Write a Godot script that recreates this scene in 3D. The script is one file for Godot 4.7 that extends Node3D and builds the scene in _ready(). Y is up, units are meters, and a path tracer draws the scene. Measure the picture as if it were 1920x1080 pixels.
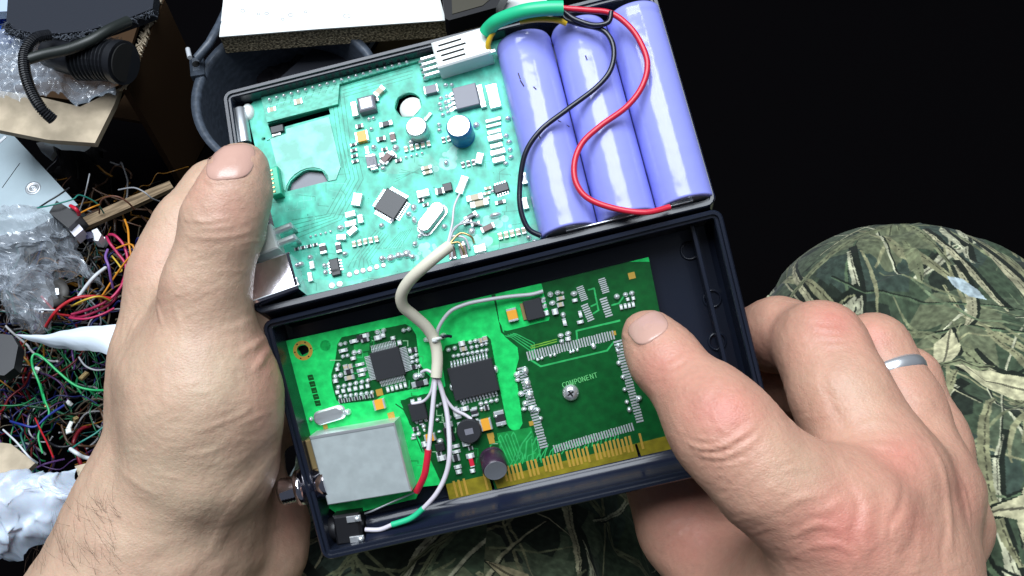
extends Node3D

const FPX := 1883.0
const MM := 0.001
var cam_basis: Basis
var cam_pos := Vector3(0, 0.56, 0)
var frame_a: Transform3D
var frame_b: Transform3D
var taken := {}
var mesh_cache := {}
var M := {}
var rng := RandomNumberGenerator.new()

# ---------------------------------------------------------------- helpers
func numbered(called: String) -> String:
	if not taken.has(called):
		taken[called] = 0
		return called
	taken[called] += 1
	return "%s_%03d" % [called, taken[called]]

func tag(o: Node, label: String, category: String, group := "", kind := "") -> void:
	if label: o.set_meta("label", label)
	if category: o.set_meta("category", category)
	if group: o.set_meta("group", group)
	if kind: o.set_meta("kind", kind)

func thing(called: String, label: String, category: String, xf := Transform3D(), group := "") -> Node3D:
	var o := Node3D.new()
	o.name = numbered(called)
	add_child(o)
	o.transform = xf
	tag(o, label, category, group)
	return o

func part(called: String, mesh: Mesh, mat: Material, parent: Node3D, xf := Transform3D(), label := "") -> MeshInstance3D:
	var o := MeshInstance3D.new()
	if parent == self:
		o.name = numbered(called)
	else:
		var key := str(parent.get_instance_id()) + called
		if taken.has(key):
			taken[key] += 1
			o.name = "%s_%03d" % [called, taken[key]]
		else:
			taken[key] = 0
			o.name = called
	o.mesh = mesh
	if mat: o.material_override = mat
	parent.add_child(o, true)
	o.transform = xf
	if label: o.set_meta("label", label)
	return o

func single(called: String, mesh: Mesh, mat: Material, label: String, category: String, group := "") -> MeshInstance3D:
	var o := part(called, mesh, mat, self)
	tag(o, label, category, group)
	return o

# a pixel of the 1920 x 1080 photograph as a ray into the place
func ray(px: float, py: float) -> Vector3:
	return cam_basis * Vector3((px - 960.0) / FPX, -(py - 540.0) / FPX, -1.0)

func at(px: float, py: float, depth: float) -> Vector3:
	return cam_pos + ray(px, py) * depth

func on_ground(px: float, py: float, h: float) -> Vector3:
	var r := ray(px, py)
	return cam_pos + r * ((h - cam_pos.y) / r.y)

func on_frame(fr: Transform3D, px: float, py: float, h_mm: float) -> Vector3:
	var inv := fr.affine_inverse()
	var o := inv * cam_pos
	var r := inv.basis * ray(px, py)
	return o + r * ((h_mm * MM - o.y) / r.y)

func on_frame_world(fr: Transform3D, px: float, py: float, h_mm: float) -> Vector3:
	return fr * on_frame(fr, px, py, h_mm)

func lin(r: float, g: float, b: float) -> Color:
	return Color(r, g, b).linear_to_srgb()

func mat(r: float, g: float, b: float, rough := 0.6, metal := 0.0, spec := 0.5) -> StandardMaterial3D:
	var m := StandardMaterial3D.new()
	m.albedo_color = lin(r, g, b)
	m.roughness = rough
	m.metallic = metal
	m.metallic_specular = spec
	m.cull_mode = BaseMaterial3D.CULL_DISABLED
	return m

func noise_tex(freq: float, seed_: int, octaves := 4, size := 256, type := FastNoiseLite.TYPE_SIMPLEX_SMOOTH) -> NoiseTexture2D:
	var n := FastNoiseLite.new()
	n.seed = seed_
	n.frequency = freq
	n.noise_type = type
	n.fractal_octaves = octaves
	var t := NoiseTexture2D.new()
	t.width = size
	t.height = size
	t.seamless = true
	t.noise = n
	return t

func bump(m: StandardMaterial3D, tex: Texture2D, mm_deep: float, per_m: float) -> void:
	m.heightmap_enabled = true
	m.heightmap_texture = tex
	m.heightmap_scale = mm_deep * 0.1
	m.uv1_triplanar = true
	m.uv1_scale = Vector3.ONE * per_m

func mottled(m: StandardMaterial3D, base: Color, spread: float, tex_seed: int, freq: float, per_m: float) -> void:
	# colour variation of the stuff itself: worn and uneven pigment
	var n := FastNoiseLite.new()
	n.seed = tex_seed
	n.frequency = freq
	n.fractal_octaves = 5
	var t := NoiseTexture2D.new()
	t.width = 256
	t.height = 256
	t.seamless = true
	t.noise = n
	var g := Gradient.new()
	var lo := Color(base.r * (1.0 - spread), base.g * (1.0 - spread), base.b * (1.0 - spread)).linear_to_srgb()
	var hi := Color(minf(1, base.r * (1.0 + spread)), minf(1, base.g * (1.0 + spread)), minf(1, base.b * (1.0 + spread))).linear_to_srgb()
	g.offsets = PackedFloat32Array([0.25, 0.75])
	g.colors = PackedColorArray([lo, hi])
	t.color_ramp = g
	m.albedo_color = Color.WHITE
	m.albedo_texture = t
	m.uv1_triplanar = true
	m.uv1_scale = Vector3.ONE * per_m

# ---- meshes
func tool() -> SurfaceTool:
	var st := SurfaceTool.new()
	st.begin(Mesh.PRIMITIVE_TRIANGLES)
	return st

func done(st: SurfaceTool) -> ArrayMesh:
	st.generate_normals()
	return st.commit()

func tri(st: SurfaceTool, a: Vector3, b: Vector3, c: Vector3) -> void:
	st.add_vertex(a)
	st.add_vertex(c)
	st.add_vertex(b)

func quad(st: SurfaceTool, a: Vector3, b: Vector3, c: Vector3, d: Vector3) -> void:
	tri(st, a, b, c)
	tri(st, a, c, d)

# rings of equal length joined to a skin; rings run anticlockwise seen from the end they advance to
func loft(st: SurfaceTool, rings: Array, cap_first := true, cap_last := true, xf := Transform3D(), smooth := true, closed := true) -> void:
	st.set_smooth_group(1 if smooth else -1)
	for i in rings.size() - 1:
		var p: PackedVector3Array = rings[i]
		var q: PackedVector3Array = rings[i + 1]
		var n := p.size()
		for k in (n if closed else n - 1):
			var k2 := (k + 1) % n
			quad(st, xf * p[k], xf * p[k2], xf * q[k2], xf * q[k])
	st.set_smooth_group(-1)
	for e in 2:
		if (e == 0 and not cap_first) or (e == 1 and not cap_last): continue
		var r: PackedVector3Array = rings[0] if e == 0 else rings[rings.size() - 1]
		var c := Vector3.ZERO
		for v in r: c += v
		c /= r.size()
		for k in r.size():
			var k2 := (k + 1) % r.size()
			if e == 0: tri(st, xf * c, xf * r[k2], xf * r[k])
			else: tri(st, xf * c, xf * r[k], xf * r[k2])

func circle(r: float, y: float, n := 20, sx := 1.0, sz := 1.0) -> PackedVector3Array:
	var o := PackedVector3Array()
	for i in n:
		var a := -TAU * i / n
		o.append(Vector3(cos(a) * r * sx, y, sin(a) * r * sz))
	return o

func rect_ring(w: float, l: float, y: float) -> PackedVector3Array:
	return PackedVector3Array([Vector3(-w / 2, y, l / 2), Vector3(w / 2, y, l / 2), Vector3(w / 2, y, -l / 2), Vector3(-w / 2, y, -l / 2)])

func round_ring(w: float, l: float, r: float, y: float, n := 5) -> PackedVector3Array:
	var o := PackedVector3Array()
	r = maxf(r, 0.00001)
	var cs := [Vector2(w / 2 - r, l / 2 - r), Vector2(w / 2 - r, -l / 2 + r), Vector2(-w / 2 + r, -l / 2 + r), Vector2(-w / 2 + r, l / 2 - r)]
	for c in 4:
		for i in n + 1:
			var a := PI / 2 - PI / 2 * c - PI / 2 * i / n
			o.append(Vector3(cs[c].x + cos(a) * r, y, cs[c].y + sin(a) * r))
	return o

# a block that stands on y = 0 with chamfered upper edges
func block_into(st: SurfaceTool, w: float, h: float, l: float, ch: float, xf := Transform3D()) -> void:
	loft(st, [rect_ring(w, l, 0), rect_ring(w, l, h - ch), rect_ring(w - 2 * ch, l - 2 * ch, h)], true, true, xf, false)

func block(w: float, h: float, l: float, ch: float) -> ArrayMesh:
	var key := "b%.5f %.5f %.5f %.5f" % [w, h, l, ch]
	if not mesh_cache.has(key):
		var st := tool()
		block_into(st, w, h, l, ch)
		mesh_cache[key] = done(st)
	return mesh_cache[key]

func lathe(profile: Array, n := 24, cap_a := true, cap_b := true) -> ArrayMesh:
	var st := tool()
	var rings := []
	for p in profile: rings.append(circle(p.x, p.y, n))
	# each pair separately lit so that edges stay crisp
	for i in rings.size() - 1:
		loft(st, [rings[i], rings[i + 1]], cap_a and i == 0, cap_b and i == rings.size() - 2)
	return done(st)

func dome(w: float, l: float, h: float) -> ArrayMesh:
	var key := "d%.5f %.5f %.5f" % [w, l, h]
	if not mesh_cache.has(key):
		var st := tool()
		var rings := []
		for i in 4:
			var a := PI / 2 * i / 3.4
			rings.append(circle(cos(a), sin(a) * h, 10, w / 2, l / 2))
		loft(st, rings, false, true)
		mesh_cache[key] = done(st)
	return mesh_cache[key]

func smooth_path(pts: PackedVector3Array, per: int) -> PackedVector3Array:
	var o := PackedVector3Array()
	var n := pts.size()
	for i in n - 1:
		for k in per:
			o.append(pts[i].cubic_interpolate(pts[i + 1], pts[maxi(i - 1, 0)], pts[mini(i + 2, n - 1)], float(k) / per))
	o.append(pts[n - 1])
	return o

func tube_into(st: SurfaceTool, path: PackedVector3Array, radius: float, sides := 8, taper := 1.0) -> void:
	var rings := []
	var n := path.size()
	var up := Vector3(0.31, 0.77, 0.56).normalized()
	for i in n:
		var t := (path[mini(i + 1, n - 1)] - path[maxi(i - 1, 0)]).normalized()
		up = (up - t * up.dot(t)).normalized()
		var side := t.cross(up)
		var r := radius * lerpf(1.0, taper, float(i) / maxf(1, n - 1))
		var ring := PackedVector3Array()
		for k in sides:
			var a := TAU * k / sides
			ring.append(path[i] + (up * cos(a) + side * sin(a)) * r)
		rings.append(ring)
	loft(st, rings)

func tube(path: PackedVector3Array, radius: float, sides := 8, taper := 1.0) -> ArrayMesh:
	var st := tool()
	tube_into(st, path, radius, sides, taper)
	return done(st)

# corrugated tube: radius runs in ribs along the path
func ribbed(path: PackedVector3Array, radius: float, pitch: float, depth: float, sides := 12) -> ArrayMesh:
	var dense := PackedVector3Array()
	var c := Curve3D.new()
	for p in path: c.add_point(p)
	var length := c.get_baked_length()
	var n := int(length / pitch * 4.0)
	for i in n + 1: dense.append(c.sample_baked(length * i / n))
	var st := tool()
	var rings := []
	var up := Vector3(0.31, 0.77, 0.56).normalized()
	for i in dense.size():
		var t := (dense[mini(i + 1, n)] - dense[maxi(i - 1, 0)]).normalized()
		up = (up - t * up.dot(t)).normalized()
		var side := t.cross(up)
		var r := radius - (depth if i % 4 >= 2 else 0.0)
		var ring := PackedVector3Array()
		for k in sides:
			var a := TAU * k / sides
			ring.append(dense[i] + (up * cos(a) + side * sin(a)) * r)
		rings.append(ring)
	loft(st, rings, true, true, Transform3D(), false)
	return done(st)

# plate with an outline (x, z), holes, and texture coordinates over rect
func plate(outline: PackedVector2Array, holes: Array, y0: float, y1: float, rect: Rect2) -> ArrayMesh:
	if Geometry2D.is_polygon_clockwise(outline): outline.reverse()
	var ring := outline.duplicate()
	for h in holes:
		var hole: PackedVector2Array = h
		if not Geometry2D.is_polygon_clockwise(hole): hole.reverse()
		var best := [0, 0, INF]
		for i in ring.size():
			for j in hole.size():
				var d: float = ring[i].distance_squared_to(hole[j])
				if d < best[2]: best = [i, j, d]
		var joined := PackedVector2Array()
		for i in best[0] + 1: joined.append(ring[i])
		for j in hole.size() + 1: joined.append(hole[(best[1] + j) % hole.size()])
		for i in range(best[0], ring.size()): joined.append(ring[i])
		ring = joined
	var ids := Geometry2D.triangulate_polygon(ring)
	var st := tool()
	st.set_smooth_group(-1)
	for y in [y1, y0]:
		for i in range(0, ids.size(), 3):
			var v := [ring[ids[i]], ring[ids[i + 1]], ring[ids[i + 2]]]
			var cw: float = (v[1] - v[0]).cross(v[2] - v[0])
			if (cw > 0.0) != (y == y1): v = [v[0], v[2], v[1]]
			for p in v:
				st.set_uv((p - rect.position) / rect.size)
				st.add_vertex(Vector3(p.x, y, p.y))
	for loop in [outline] + holes:
		var lp: PackedVector2Array = loop
		for i in lp.size():
			var a := lp[i]
			var b := lp[(i + 1) % lp.size()]
			st.set_uv((a - rect.position) / rect.size)
			quad(st, Vector3(a.x, y0, a.y), Vector3(a.x, y1, a.y), Vector3(b.x, y1, b.y), Vector3(b.x, y0, b.y))
	return done(st)

func disc2(c: Vector2, r: float, n := 20) -> PackedVector2Array:
	var o := PackedVector2Array()
	for i in n: o.append(c + Vector2.from_angle(TAU * i / n) * r)
	return o

# ---------------------------------------------------------------- flat print on boards and cloth
class Canvas:
	var img: Image
	var rect: Rect2
	var k: Vector2
	func _init(w: int, h: int, r: Rect2, base: Color) -> void:
		img = Image.create(w, h, false, Image.FORMAT_RGB8)
		img.fill(base)
		rect = r
		k = Vector2(w, h) / r.size
	func poly(pts: PackedVector2Array, c: Color) -> void:
		var q := PackedVector2Array()
		var lo := INF
		var hi := -INF
		for p in pts:
			var v := (p - rect.position) * k
			q.append(v)
			lo = minf(lo, v.y)
			hi = maxf(hi, v.y)
		for y in range(maxi(0, int(floor(lo))), mini(img.get_height() - 1, int(ceil(hi))) + 1):
			var xs := []
			var yc := y + 0.5
			for i in q.size():
				var a := q[i]
				var b := q[(i + 1) % q.size()]
				if (a.y <= yc) != (b.y <= yc): xs.append(a.x + (yc - a.y) / (b.y - a.y) * (b.x - a.x))
			xs.sort()
			for i in range(0, xs.size() - 1, 2):
				var x0 := int(round(xs[i]))
				var x1 := int(round(xs[i + 1]))
				if x1 > x0: img.fill_rect(Rect2i(x0, y, x1 - x0, 1), c)
	func line(pts: PackedVector2Array, width: float, c: Color) -> void:
		for i in pts.size() - 1:
			var d := (pts[i + 1] - pts[i]).normalized()
			var s := Vector2(-d.y, d.x) * width / 2
			var e := d * width * 0.3
			poly(PackedVector2Array([pts[i] + s - e, pts[i + 1] + s + e, pts[i + 1] - s + e, pts[i] - s - e]), c)
	func dot(p: Vector2, r: float, c: Color) -> void:
		var o := PackedVector2Array()
		for i in 14: o.append(p + Vector2.from_angle(TAU * i / 14.0) * r)
		poly(o, c)
	func grain(amount: float, freq: float, seed_: int) -> void:
		var n := FastNoiseLite.new()
		n.seed = seed_
		n.frequency = freq
		n.fractal_octaves = 4
		for y in img.get_height():
			for x in img.get_width():
				var f := 1.0 + amount * n.get_noise_2d(x, y)
				var c := img.get_pixel(x, y)
				img.set_pixel(x, y, Color(c.r * f, c.g * f, c.b * f))
	func texture() -> ImageTexture:
		return ImageTexture.create_from_image(img)

func textured(tex: Texture2D, rough := 0.4, spec := 0.5) -> StandardMaterial3D:
	var m := mat(1, 1, 1, rough, 0.0, spec)
	m.albedo_texture = tex
	return m

# ---------------------------------------------------------------- the scene
func _ready() -> void:
	rng.seed = 7
	cam_basis = Basis(Vector3.RIGHT, deg_to_rad(-65.0))
	var cam := Camera3D.new()
	cam.name = "camera"
	add_child(cam)
	cam.transform = Transform3D(cam_basis, cam_pos)
	cam.fov = rad_to_deg(2.0 * atan(540.0 / FPX))
	cam.near = 0.02
	cam.far = 20.0
	cam.current = true
	var we := WorldEnvironment.new()
	we.name = "surroundings"
	var env := Environment.new()
	env.background_mode = Environment.BG_COLOR
	env.background_color = lin(0.032, 0.038, 0.05)
	env.tonemap_mode = Environment.TONE_MAPPER_LINEAR
	env.tonemap_exposure = 1.75
	env.sdfgi_enabled = true
	env.ssao_enabled = true
	env.ssil_enabled = true
	we.environment = env
	add_child(we)
	frame_a = make_frame(Vector3(-0.0165, 0.0436, -0.307), Vector3(-0.115, 0.26, 0.959), Vector3(0.971, 0.231, 0.054))
	frame_b = make_frame(Vector3(0.0015, -0.0301, -0.2988), Vector3(-0.073, -0.061, 0.995), Vector3(0.968, 0.238, 0.086))
	daylight()
	materials()
	ground()
	cases()
	batteries()
	board_mint()
	board_green()
	cables()
	person()
	clutter_left()
	clutter_top()
	wire_heap()

func make_frame(p: Vector3, n: Vector3, x: Vector3) -> Transform3D:
	n = n.normalized()
	x = (x - n * x.dot(n)).normalized()
	return Transform3D(cam_basis * Basis(x, n, x.cross(n)), cam_pos + cam_basis * p)

# daylight from a wide opening overhead and a little ahead
func daylight() -> void:
	lamp("daylight", frame_a.origin + Vector3(-0.37, 1.56, -0.36), frame_a.origin, Vector2(1.3, 1.1), 3.1, Color(0.94, 0.97, 1.0))
	lamp("daylight_strip", frame_a.origin + Vector3(0.32, 1.55, -0.3), frame_a.origin, Vector2(0.13, 1.7), 0.55, Color(0.95, 0.98, 1.0))

func lamp(called: String, from: Vector3, to: Vector3, size: Vector2, energy: float, c: Color) -> void:
	var l := AreaLight3D.new()
	l.name = called
	add_child(l)
	l.look_at_from_position(from, to, Vector3(0, 0, -1))
	l.area_size = size
	l.light_energy = energy
	l.light_color = c
	l.area_range = 6.0
	l.shadow_enabled = true

func materials() -> void:
	var blk := mat(0.009, 0.012, 0.022, 0.27, 0.0, 0.45)
	bump(blk, noise_tex(0.05, 3), 0.01, 120.0)
	M.case = blk
	M.case_inner = mat(0.009, 0.012, 0.026, 0.2, 0.0, 0.42)
	M.silver = mat(0.78, 0.8, 0.82, 0.28, 0.8)
	M.solder = mat(0.82, 0.86, 0.88, 0.35, 0.75)
	M.tin = mat(0.6, 0.63, 0.66, 0.42, 0.85)
	M.chrome = mat(0.8, 0.76, 0.82, 0.1, 1.0)
	M.chip = mat(0.018, 0.019, 0.023, 0.45)
	M.chip_grey = mat(0.16, 0.16, 0.19, 0.45)
	M.tan = mat(0.42, 0.36, 0.25, 0.5)
	M.orange = mat(0.72, 0.33, 0.03, 0.4)
	M.brown = mat(0.09, 0.03, 0.025, 0.4)
	M.white = mat(0.75, 0.78, 0.76, 0.4)
	M.gold = mat(0.5, 0.31, 0.05, 0.4, 0.3)
	M.blue = mat(0.01, 0.16, 0.42, 0.3)
	M.purple = mat(0.03, 0.012, 0.03, 0.35)
	M.black_rubber = mat(0.008, 0.008, 0.01, 0.4)
	M.hole = mat(0.004, 0.004, 0.004, 0.9)
	M.red = mat(0.55, 0.015, 0.04, 0.35)
	M.black_wire = mat(0.008, 0.009, 0.02, 0.3)
	M.green_sleeve = mat(0.02, 0.5, 0.24, 0.4)
	M.yellow = mat(0.65, 0.42, 0.02, 0.4)
	M.beige = mat(0.66, 0.62, 0.50, 0.55)
	M.grey_wire = mat(0.42, 0.43, 0.45, 0.4)
	M.lilac_wire = mat(0.6, 0.56, 0.62, 0.4)
	M.brass = mat(0.55, 0.4, 0.18, 0.35, 0.8)
	M.teal = mat(0.02, 0.42, 0.25, 0.4)

func ground() -> void:
	var m := mat(0.006, 0.005, 0.0055, 0.95, 0.0, 0.03)
	m.albedo_color = lin(0.0018, 0.0016, 0.0019)
	var st := tool()
	quad(st, Vector3(-4, 0, 4), Vector3(4, 0, 4), Vector3(4, 0, -4), Vector3(-4, 0, -4))
	var o := part("ground", done(st), m, self)
	tag(o, "", "", "", "structure")

# ---------------------------------------------------------------- the two case halves
const CW := 0.141
const CL := 0.0755

func tray_rings(profile: Array) -> Array:
	var rings := []
	for p in profile:
		rings.append(round_ring(CW - 2 * p[0] * MM, CL - 2 * p[0] * MM, maxf(0.4, 3.0 - p[0]) * MM, p[1] * MM, 4))
	return rings

func cases() -> void:
	for which in 2:
		var floor_y := -13.0 if which == 0 else -15.0
		var prof := [[1.5, floor_y - 2.0], [0.0, floor_y - 0.6], [0.0, -0.5], [0.4, 0.0], [1.2, 0.0], [1.4, -1.0], [2.2, -1.0], [2.5, -1.4], [2.7, floor_y + 1.5], [4.2, floor_y]]
		if which == 0: prof = [[1.5, -15.0], [0.0, -13.6], [0.0, -0.4], [0.3, 0.0], [1.3, 0.0], [1.5, -0.7], [2.2, -0.7], [2.5, -1.2], [2.7, floor_y + 1.5], [4.2, floor_y]]
		var t: Node3D
		if which == 0:
			t = thing("upper_case_half", "shallow black plastic case half holding the mint board and three violet cells", "case half", frame_a, "halves of the opened black case")
		else:
			t = thing("lower_case_half", "deep black plastic case half around the bright green card with gold edge", "case half", frame_b, "halves of the opened black case")
		var st := tool()
		loft(st, tray_rings(prof), true, true, Transform3D(), false)
		part("shell", done(st), M.case, t)
		if which == 1:
			# curved inner foot of the long wall
			st = tool()
			var r1 := PackedVector3Array()
			var r2 := PackedVector3Array()
			for i in 9:
				var a := PI / 2 * i / 8.0
				var z := CL / 2 - (2.4 + 5.0 * (1.0 - sin(a))) * MM
				var y := (-10.5 + 9.0 * (1.0 - cos(a))) * MM
				r1.append(Vector3(-CW / 2 + 13 * MM, y, z))
				r2.append(Vector3(CW / 2 - 3 * MM, y, z))
			r1.append(Vector3(-CW / 2 + 13 * MM, -15 * MM, CL / 2 - 2.4 * MM))
			r2.append(Vector3(CW / 2 - 3 * MM, -15 * MM, CL / 2 - 2.4 * MM))
			r1.append(Vector3(-CW / 2 + 13 * MM, -15 * MM, CL / 2 - 7.4 * MM))
			r2.append(Vector3(CW / 2 - 3 * MM, -15 * MM, CL / 2 - 7.4 * MM))
			loft(st, [r1, r2])
			part("curved_wall", done(st), M.case_inner, t)
			# moulded rings on the floor
			for c in [[1345, 640], [1293, 470], [1335, 560]]:
				var p := on_frame(frame_b, c[0], c[1], -15.0)
				part("screw_boss", lathe([Vector2(3.0 * MM, 0), Vector2(2.8 * MM, 0.7 * MM), Vector2(2.3 * MM, 0.7 * MM), Vector2(2.2 * MM, 0.1 * MM)], 24), M.case, t, Transform3D(Basis(), p))
			part("rib", block(1.2 * MM, 9 * MM, CL - 6 * MM, 0.2 * MM), M.case, t, Transform3D(Basis(), Vector3(CW / 2 - 8.5 * MM, -15 * MM, 0)))
			# threaded socket boss in the corner where the power jack sits
			part("jack_pocket", block(15 * MM, 2.5 * MM, 9 * MM, 0.8 * MM), M.case, t, Transform3D(Basis(), on_frame(frame_b, 650, 985, -13.0) - Vector3(0, 2 * MM, 0)))
		else:
			var fl := on_frame(frame_a, 451, 225, -4.0)
			part("light_guide", lathe([Vector2(2.2 * MM, 0), Vector2(2.2 * MM, 12 * MM), Vector2(1.6 * MM, 12.6 * MM)], 16), M.tin, t, Transform3D(Basis(Vector3.RIGHT, -PI / 2), fl + Vector3(0, -1 * MM, 8 * MM)))

# ---------------------------------------------------------------- three cells
func batteries() -> void:
	var wrap := mat(0.27, 0.295, 0.76, 0.17)
	bump(wrap, noise_tex(0.014, 9, 3), 0.16, 26.0)
	M.cell_wrap = wrap
	var r := 8.8 * MM
	var y := -13 * MM + r
	var b1 := on_frame(frame_a, 1066, 424, 5.0)
	var t1 := on_frame(frame_a, 985, 52, 5.0)
	var dz := 65.5 * MM
	var cells := []
	var says := ["violet shrink-wrapped cell lying next to the mint board, black wire across it", "violet cell between two other cells, crossed by the black and the red wire", "violet cell along the outer case wall, red wire at its foot"]
	for i in 3:
		var x := b1.x - 0.2 * MM + i * 17.8 * MM
		var zb := minf(b1.z + [0.0, 0.3, 0.2][i] * MM, CL / 2 - 2.9 * MM)
		var t := thing("battery_cell", says[i], "battery", frame_a * Transform3D(Basis(Vector3.RIGHT, -PI / 2), Vector3(x, y, zb)), "violet cells in the case")
		cells.append(t)
		var body := [Vector2(7.4 * MM, 0.0), Vector2(8.7 * MM, 0.05 * MM), Vector2(r, 0.6 * MM), Vector2(r, dz * 0.5), Vector2(r, dz - 4.4 * MM), Vector2(r - 0.22 * MM, dz - 3.6 * MM), Vector2(r, dz - 2.8 * MM), Vector2(r, dz - 0.9 * MM), Vector2(8.4 * MM, dz), Vector2(6.5 * MM, dz)]
		var st := tool()
		var rings := []
		for p in body: rings.append(circle(p.x, p.y, 56))
		loft(st, rings, false, false)
		part("wrap", done(st), wrap, t)
		part("foot_terminal", lathe([Vector2(7.6 * MM, -0.1 * MM), Vector2(7.6 * MM, 0.3 * MM)], 28), M.tin, t)
		part("top_terminal", lathe([Vector2(6.7 * MM, 0), Vector2(6.7 * MM, 0.4 * MM), Vector2(3.2 * MM, 0.5 * MM), Vector2(3.0 * MM, 1.6 * MM)], 28), M.tin, t, Transform3D(Basis(), Vector3(0, dz - 0.4 * MM, 0)))
	# scuffs on the first two wraps
	for q in [[972, 138, 976, 150], [976, 152, 983, 164], [1001, 166, 1006, 171], [1046, 226, 1066, 230], [1098, 108, 1101, 116], [1010, 250, 1013, 262]]:
		var p := PackedVector3Array([on_frame(frame_a, q[0], q[1], 3.4), on_frame(frame_a, q[2], q[3], 3.4)])
		var axis_x := b1.x - 0.2 * MM if q[0] < 1070 else b1.x + 17.6 * MM
		for k in 2:
			p[k].y = y + sqrt(maxf(0.0, r * r - pow(p[k].x - axis_x, 2.0))) + 0.00002
		var owner_cell: Node3D = cells[0] if q[0] < 1070 else cells[1]
		part("scuff", tube(p, 0.00022, 5), M.purple, owner_cell, owner_cell.transform.affine_inverse() * frame_a)
	# welded strip along the feet
	var st2 := tool()
	block_into(st2, 38 * MM, 0.3 * MM, 6 * MM, 0.05 * MM)
	var o := single("nickel_strip", done(st2), M.tin, "thin nickel strip welded across the feet of the violet cells", "metal strip")
	o.transform = frame_a * Transform3D(Basis(Vector3.RIGHT, PI / 2), Vector3(b1.x + 18 * MM, y + 2 * MM, minf(b1.z, CL / 2 - 2.9 * MM) + 0.2 * MM))

# ---------------------------------------------------------------- small parts on the boards
const ZONES := {"A": [400.0, 0.0, 0.291667], "B": [840.0, 0.0, 0.291667], "C": [460.0, 280.0, 0.291667], "D": [500.0, 520.0, 0.291667], "E": [900.0, 480.0, 0.291667], "F": [500.0, 760.0, 0.291667], "G": [900.0, 760.0, 0.291667], "H": [620.0, 600.0, 0.177083], "I": [740.0, 740.0, 0.185185], "J": [940.0, 500.0, 0.185185]}

func two_ended(w: float, h: float, l: float, body: Material, ends: Material, share: float) -> ArrayMesh:
	var key := "t%.5f %.5f %.5f %d %d" % [w, h, l, body.get_instance_id(), ends.get_instance_id()]
	if mesh_cache.has(key): return mesh_cache[key]
	var along_x := w >= l
	var a := tool()
	block_into(a, w - (2 * share * w if along_x else 0.00006), h - 0.00003, l - (2 * share * l if not along_x else 0.00006), 0.00008)
	var b := tool()
	for s in [-1, 1]:
		var off := Vector3(s * (w / 2 - w * share / 2), 0, 0) if along_x else Vector3(0, 0, s * (l / 2 - l * share / 2))
		block_into(b, w * share if along_x else w, h, l if along_x else l * share, 0.00012, Transform3D(Basis(), off))
	a.generate_normals()
	var m := a.commit()
	b.generate_normals()
	b.commit(m)
	m.surface_set_material(0, body)
	m.surface_set_material(1, ends)
	mesh_cache[key] = m
	return m

# spec: "c 380 710 55 35 r40" = kind, centre and size in the zone's own scale, optional turn in degrees
func small_parts(board: Node3D, fr: Transform3D, y_mm: float, zone: String, spec: String) -> void:
	var z: Array = ZONES[zone]
	for item in spec.split(";"):
		var f := item.strip_edges().split(" ", false)
		if f.size() < 5: continue
		var px: float = z[0] + float(f[1]) * z[2]
		var py: float = z[1] + float(f[2]) * z[2]
		var mpp: float = z[2] / 6150.0
		var w := float(f[3]) * mpp
		var l := float(f[4]) * mpp
		w = snappedf(w, 0.0001)
		l = snappedf(l, 0.0001)
		var turn := 0.0
		if f.size() > 5: turn = deg_to_rad(float(f[5].substr(1)))
		var h := clampf(minf(w, l) * 0.75, 0.0004, 0.0016)
		var k := f[0]
		# the eye sees the top of the part, a little above the board
		var p := on_frame(fr, px, py, y_mm + h * 500.0)
		p.y = y_mm * MM
		var xf := Transform3D(Basis(Vector3.UP, turn), p - board_origin(fr, y_mm))
		match k:
			"c": part("ceramic_capacitor", two_ended(w, h, l, M.tan, M.solder, 0.27), null, board, xf)
			"r": part("resistor", two_ended(w, h * 0.8, l, M.chip, M.solder, 0.26), null, board, xf)
			"d": part("diode", two_ended(w, h, l, M.brown, M.solder, 0.16), null, board, xf)
			"x": part("red_diode", two_ended(w, h, l, M.red, M.solder, 0.1), null, board, xf)
			"t": part("tantalum_capacitor", two_ended(w, 0.0017, l, M.orange, M.solder, 0.16), null, board, xf)
			"g": part("grey_inductor", two_ended(w, 0.0017, l, M.chip_grey, M.solder, 0.12), null, board, xf)
			"w": part("soldered_capacitor", two_ended(w * 0.88, h, l * 0.88, M.white, M.solder, 0.3), null, board, xf)
			"s": part("solder_joint", dome(w, l, h), M.solder, board, xf)
			"p": part("solder_pad", dome(w, l, 0.00025), M.solder, board, xf)
			"k": part("small_chip", block(w, 0.0013, l, 0.00015), M.chip, board, xf)
			"o": part("copper_pad", block(w, 0.00012, l, 0.00003), M.gold, board, xf)

func board_origin(fr: Transform3D, y_mm: float) -> Vector3:
	return Vector3(0, y_mm * MM, 0)

func pts2(fr: Transform3D, y_mm: float, zone: String, flat: Array) -> PackedVector2Array:
	var z: Array = ZONES.get(zone, [0.0, 0.0, 1.0])
	var o := PackedVector2Array()
	for i in range(0, flat.size(), 2):
		var v := on_frame(fr, z[0] + flat[i] * z[2], z[1] + flat[i + 1] * z[2], y_mm)
		o.append(Vector2(v.x, v.z))
	return o

func rnd(a: float, b: float) -> float:
	return rng.randf_range(a, b)

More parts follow.
